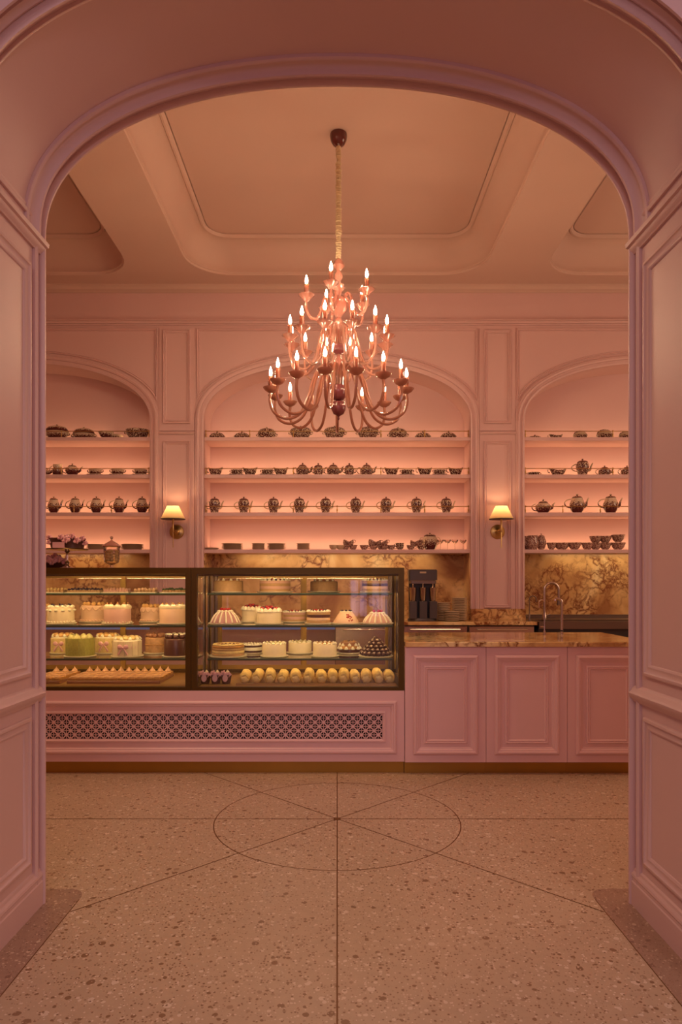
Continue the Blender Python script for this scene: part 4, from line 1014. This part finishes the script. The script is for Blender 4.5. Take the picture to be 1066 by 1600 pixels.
# top shelf of the left case: rows of petits fours on slim trays
def slim_tray(w_): return lambda: (lambda t: (G().bbox(-w_/2,w_/2,-.09,.09,0,.008,.002).build('tray', BOARD, t), t)[1])(thing('serving_tray'))
for (px0,px1,m,nm,lab,n) in ((72,104,FGOLD,'biscuit','golden biscuit',6),(110,160,BERRYB,'blueberry_tartlet','dark blueberry tartlet',11),(166,204,FPINK,'macaron','pale pink macaron',8),(212,246,FPEACH,'biscuit','peach petit four',6),(256,296,LEAF,'pistachio_truffle','green truffle',8)):
    Y = 5.27; w_ = (px1-px0)/FPX*Y
    place(('tray',px0), slim_tray(w_+.02), (X((px0+px1)/2,Y),Y,S1+.0005), 'slim tray carrying a row of %s pieces, top shelf of the left case' % lab, 'tray', 'slim trays')
    for k in range(n):
        for rr in range(2):
            def pb(m=m, nm=nm):
                t = thing(nm); G().lathe([(.012,0),(.014,.004),(.014,.010),(.010,.013),(1e-6,.013)],12).build('base', FTAN if m is not FPINK else FPINK, t, True); G().ball((0,0,.017),.0115,10,6,.8).build('topping', m, t, True); return t
            place(('pf',px0), pb, (X(px0,Y)+ (k+.5)*w_/n, Y-.055+.07*rr, S1+.009), '%s, %s in its %s row, left case top shelf' % (lab, ORD[k], ['front','rear'][rr]), nm.replace('_',' '), '%ss in the %s row of the left case' % (lab, ['front','rear'][rr]), sc=(1,1,1.0+.15*((k*7+rr*3)%3)))
# deck of the left case: meringue slices on long boards
def mer(tip):
    def b():
        t = thing('meringue_slice'); G().bbox(-.031,.031,-.048,.048,0,.020,.003).build('slice', FCARA, t)
        G().lathe([(.028,0),(.029,.004),(.016,.010),(1e-6,.013)] if not tip else [(.024,0),(.026,.006),(.016,.018),(.007,.028),(1e-6,.044)],12,(0,0,.019),mod=lambda a,z:1+.08*math.cos(5*a+z*150)).build('meringue_tip', FTOAST, t, True); return t
    return b
FROLL = frost('golden_pastry', (.80,.50,.17), .45, 1.2)
FTOAST = frost('toasted_meringue', (.56,.30,.17), .35, .8)
DZ = .616
for nm,x0,x1,n in (('long',104,250,11),('short',48,93,3)):
    Y = 5.24; a, b = X(x0,Y-.2), X(x1,Y-.2)
    t = thing('baking_board', {'long':'long dark board of meringue slices on the floor of the left case','short':'short board of meringue slices cut off by the left jamb'}[nm], 'board', ((a+b)/2,Y,DZ+.0005), 0, 'baking boards'); G().bbox((a-b)/2,(b-a)/2,-.20,.24,0,.022,.004).build('board', FMILK, t)
    for k in range(n):
        for rr in range(4):
            place('mer%d' % (rr==3), mer(rr==3), (a+.034+k*(b-a-.068)/max(1,n-1), Y-.145+.108*rr, DZ+.023), 'toasted caramel slice, %s in %s row, %s board' % (ORD[k], ['the front','the second','the third','the peaked back'][rr], nm), 'pastry', 'meringue slices, %s row, %s board' % (['front','second','third','back'][rr], nm))
# deck of the right case: cream rolls, flower boxes
t = thing('pastry_tray', 'long gilded tray under the row of cream rolls', 'tray', (X(495,5.10),5.14,DZ+.0005)); wd = 244/FPX*5.1
g = G().box(-wd/2,wd/2,-.17,.22,0,.006); g.box(-wd/2,wd/2,-.176,-.17,0,.014); g.box(-wd/2,wd/2,.22,.226,0,.03); g.build('tray', TRAY, t)
def roll():
    t = thing('cream_roll')
    o = G().lathe([(1e-6,-.10),(.030,-.099),(.040,-.092),(.044,-.07),(.041,-.05),(.046,-.03),(.043,-.005),(.047,.02),(.043,.05),(.044,.08),(.034,.098),(1e-6,.10)],24,mod=lambda a,z: 1+.07*math.sin(2*a+z*45)+.03*math.cos(7*a+z*30)).build('pastry', FROLL, t, True)
    o.matrix_local = Matrix.Translation((0,0,.040)) @ Matrix.Rotation(PI/2+.10,4,'X')
    c = G().lathe([(.030,0),(.031,.008),(.022,.018),(.010,.022),(1e-6,.023)],16,mod=lambda a,z:1+.14*math.cos(5*a)).build('cream_end', FGOLD, t, True); c.matrix_local = Matrix.Translation((0,-.092,.026)) @ Matrix.Rotation(PI/2+.5,4,'X')
    return t
RW = [382,401.5,421,441,461,482,502,520,537.5,555,573,591,609]
for i, px in enumerate(RW):
    place('roll', roll, (X(px,5.05),5.13,DZ+.008), 'golden cream roll on the gilded tray, %s' % ORD[i], 'cream roll', 'cream rolls in a row', sc=(.84 if i%2 else .90,1,.92+.06*(i%3)), rz=math.radians([2,-3,3,-2,3,-3,2,1,-2,2,-2,3,-1][i]))
def flower(t, c, r, n=5, m=None):
    x,y,z = c; pe = None
    for k in range(n):
        if pe is None: pe = o = G().ball((0,0,0),r,10,6,.35,1.0,.75).build('petal', m or PETAL, t, True)
        else: o = pe.copy(); COL.objects.link(o)
        a = 2*PI*k/n; o.parent = t; o.location = (x+r*.8*math.cos(a),y,z+r*.8*math.sin(a)); o.rotation_euler = (PI/2+.3*math.sin(a),0,a)
def giftpot():
    t = thing('flower_pot_cake')
    G().lathe([(.040,0),(.044,.01),(.056,.06),(.058,.066),(1e-6,.066)],24,mod=lambda a,z:1+.02*math.cos(16*a)).build('dark_case', FBROWN, t, True)
    d = G().lathe([(.027,0),(.027,.003),(1e-6,.003)],22).build('pink_seal', CARD, t, True); d.matrix_local = Matrix.Translation((0,-.060,.045)) @ Matrix.Rotation(PI/2-.2,4,'X')
    flower(t,(-.022,-.03,.075),.020,5); flower(t,(.03,-.035,.070),.016,5); p = dollop(.022).build('cream_top', FCREAM, t, True); p.location = (.012,.015,.066); return t
for i, px in enumerate((321.5,336,352)):
    place('pot', giftpot, (X(px,5.02)-(.012 if i==0 else 0),5.06,DZ+.001), 'dark chocolate pot with pink seal and petals, %s of three' % ['left','middle','right'][i], 'cake', 'flower pot cakes', sc=(.74,.74,.98))
# ================================================================== ON TOP OF THE CASE
TZ = 1.4755
Y = 5.10
t = thing('cake_stand', 'silver pedestal stand on top of the left case holding a dark flower basket', 'cake stand', (X(105,Y),Y,TZ))
G().lathe([(.055,0),(.055,.006),(.020,.016),(.010,.03),(.017,.05),(.008,.07),(.014,.09),(.008,.11),(.020,.128),(.05,.132)],22).build('pedestal', CHROME, t, True)
G().lathe([(.05,.132),(.150,.138),(.156,.146),(.15,.148),(1e-6,.142)],34).build('dish', CHROME, t, True)
t = thing('flower_basket', 'dark basket of pink petals standing on the silver pedestal dish', 'flower basket', (X(105.5,Y),Y,TZ+.1485))
G().lathe([(.115,0),(.120,.01),(.135,.075),(.130,.078),(1e-6,.07)],30,sy=.7,mod=lambda a,z:1+.01*math.cos(30*a)).build('basket', FBROWN, t, True)
for c,r in (((-.125,-.03,.080),.017),((-.118,-.05,.045),.013),((-.01,-.10,.080),.016),((.030,-.105,.060),.019),((.070,-.09,.088),.015),((.100,-.075,.058),.018),((.128,-.04,.075),.015),((.140,-.02,.040),.014),((0,-.02,.088),.014)): flower(t,c,r,5)
t = thing('pink_card', 'small blank looking pink card propped against the dark flower basket', 'card', (X(91.5,Y-.12),Y-.122,TZ+.150)); G().box(-.044,.044,-.0015,.0015,0,.040).build('card', CARD, t); G().box(-.044,.044,.0,.018,0,.003).build('foot', CARD, t)
t = thing('flower_box', 'low dark box of pink blossoms on top of the left case beside the jamb', 'flower box', (X(84,Y+.05),Y+.10,TZ))
G().lathe([(.07,0),(.08,.01),(.095,.045),(1e-6,.045)],26).build('box', FBROWN, t, True)
for c,r in (((-.075,-.06,.055),.020),((-.035,-.085,.070),.022),((.005,-.09,.050),.018),((.045,-.08,.072),.022),((.080,-.05,.055),.018),((0,-.04,.095),.018),((-.07,0,.085),.018)): flower(t,c,r,6)
Y = 5.12
t = thing('apothecary_jar', 'clear glass apothecary jar of golden meringues on top of the left case', 'jar', (X(174.5,Y),Y,TZ))
G().lathe([(.036,0),(.034,.004),(.012,.010),(.010,.024),(.030,.034),(.052,.045),(.058,.07),(.060,.150),(.066,.162)],26).build('glass_body', CLEAR, t, True)
l = G().lathe([(.068,.163),(.070,.168),(.045,.190),(.012,.208),(.008,.214)],26).build('glass_lid', PINKG, t, True)
G().lathe([(.004,.212),(.005,.220),(.012,.230),(.010,.240),(1e-6,.244)],12).build('knob', CHROME, l, True)
LAY = ['lowest','second lowest','second highest','highest']
k = 0
for z in (.062,.084,.106,.128):
    for i in range(6):
        a = 2*PI*(i+.5*(k%2))/6; rr = .036 if i else .0
        if i == 0: a = 0
        place('merb', lambda: G().ball((0,0,0),.0155,10,7,.85).build('meringue', FGOLD, None, True), (X(174.5,Y)+.037*math.cos(a+i),Y+.037*math.sin(a+i),TZ+z+.002), 'golden meringue in the %s layer inside the glass jar' % LAY[k], 'meringue', 'meringues in the %s layer of the jar' % LAY[k])
    k += 1
    place('merb', None, (X(174.5,Y),Y,TZ+z+.004), 'golden meringue in the %s layer inside the glass jar' % LAY[k-1], 'meringue', 'meringues in the %s layer of the jar' % LAY[k-1])
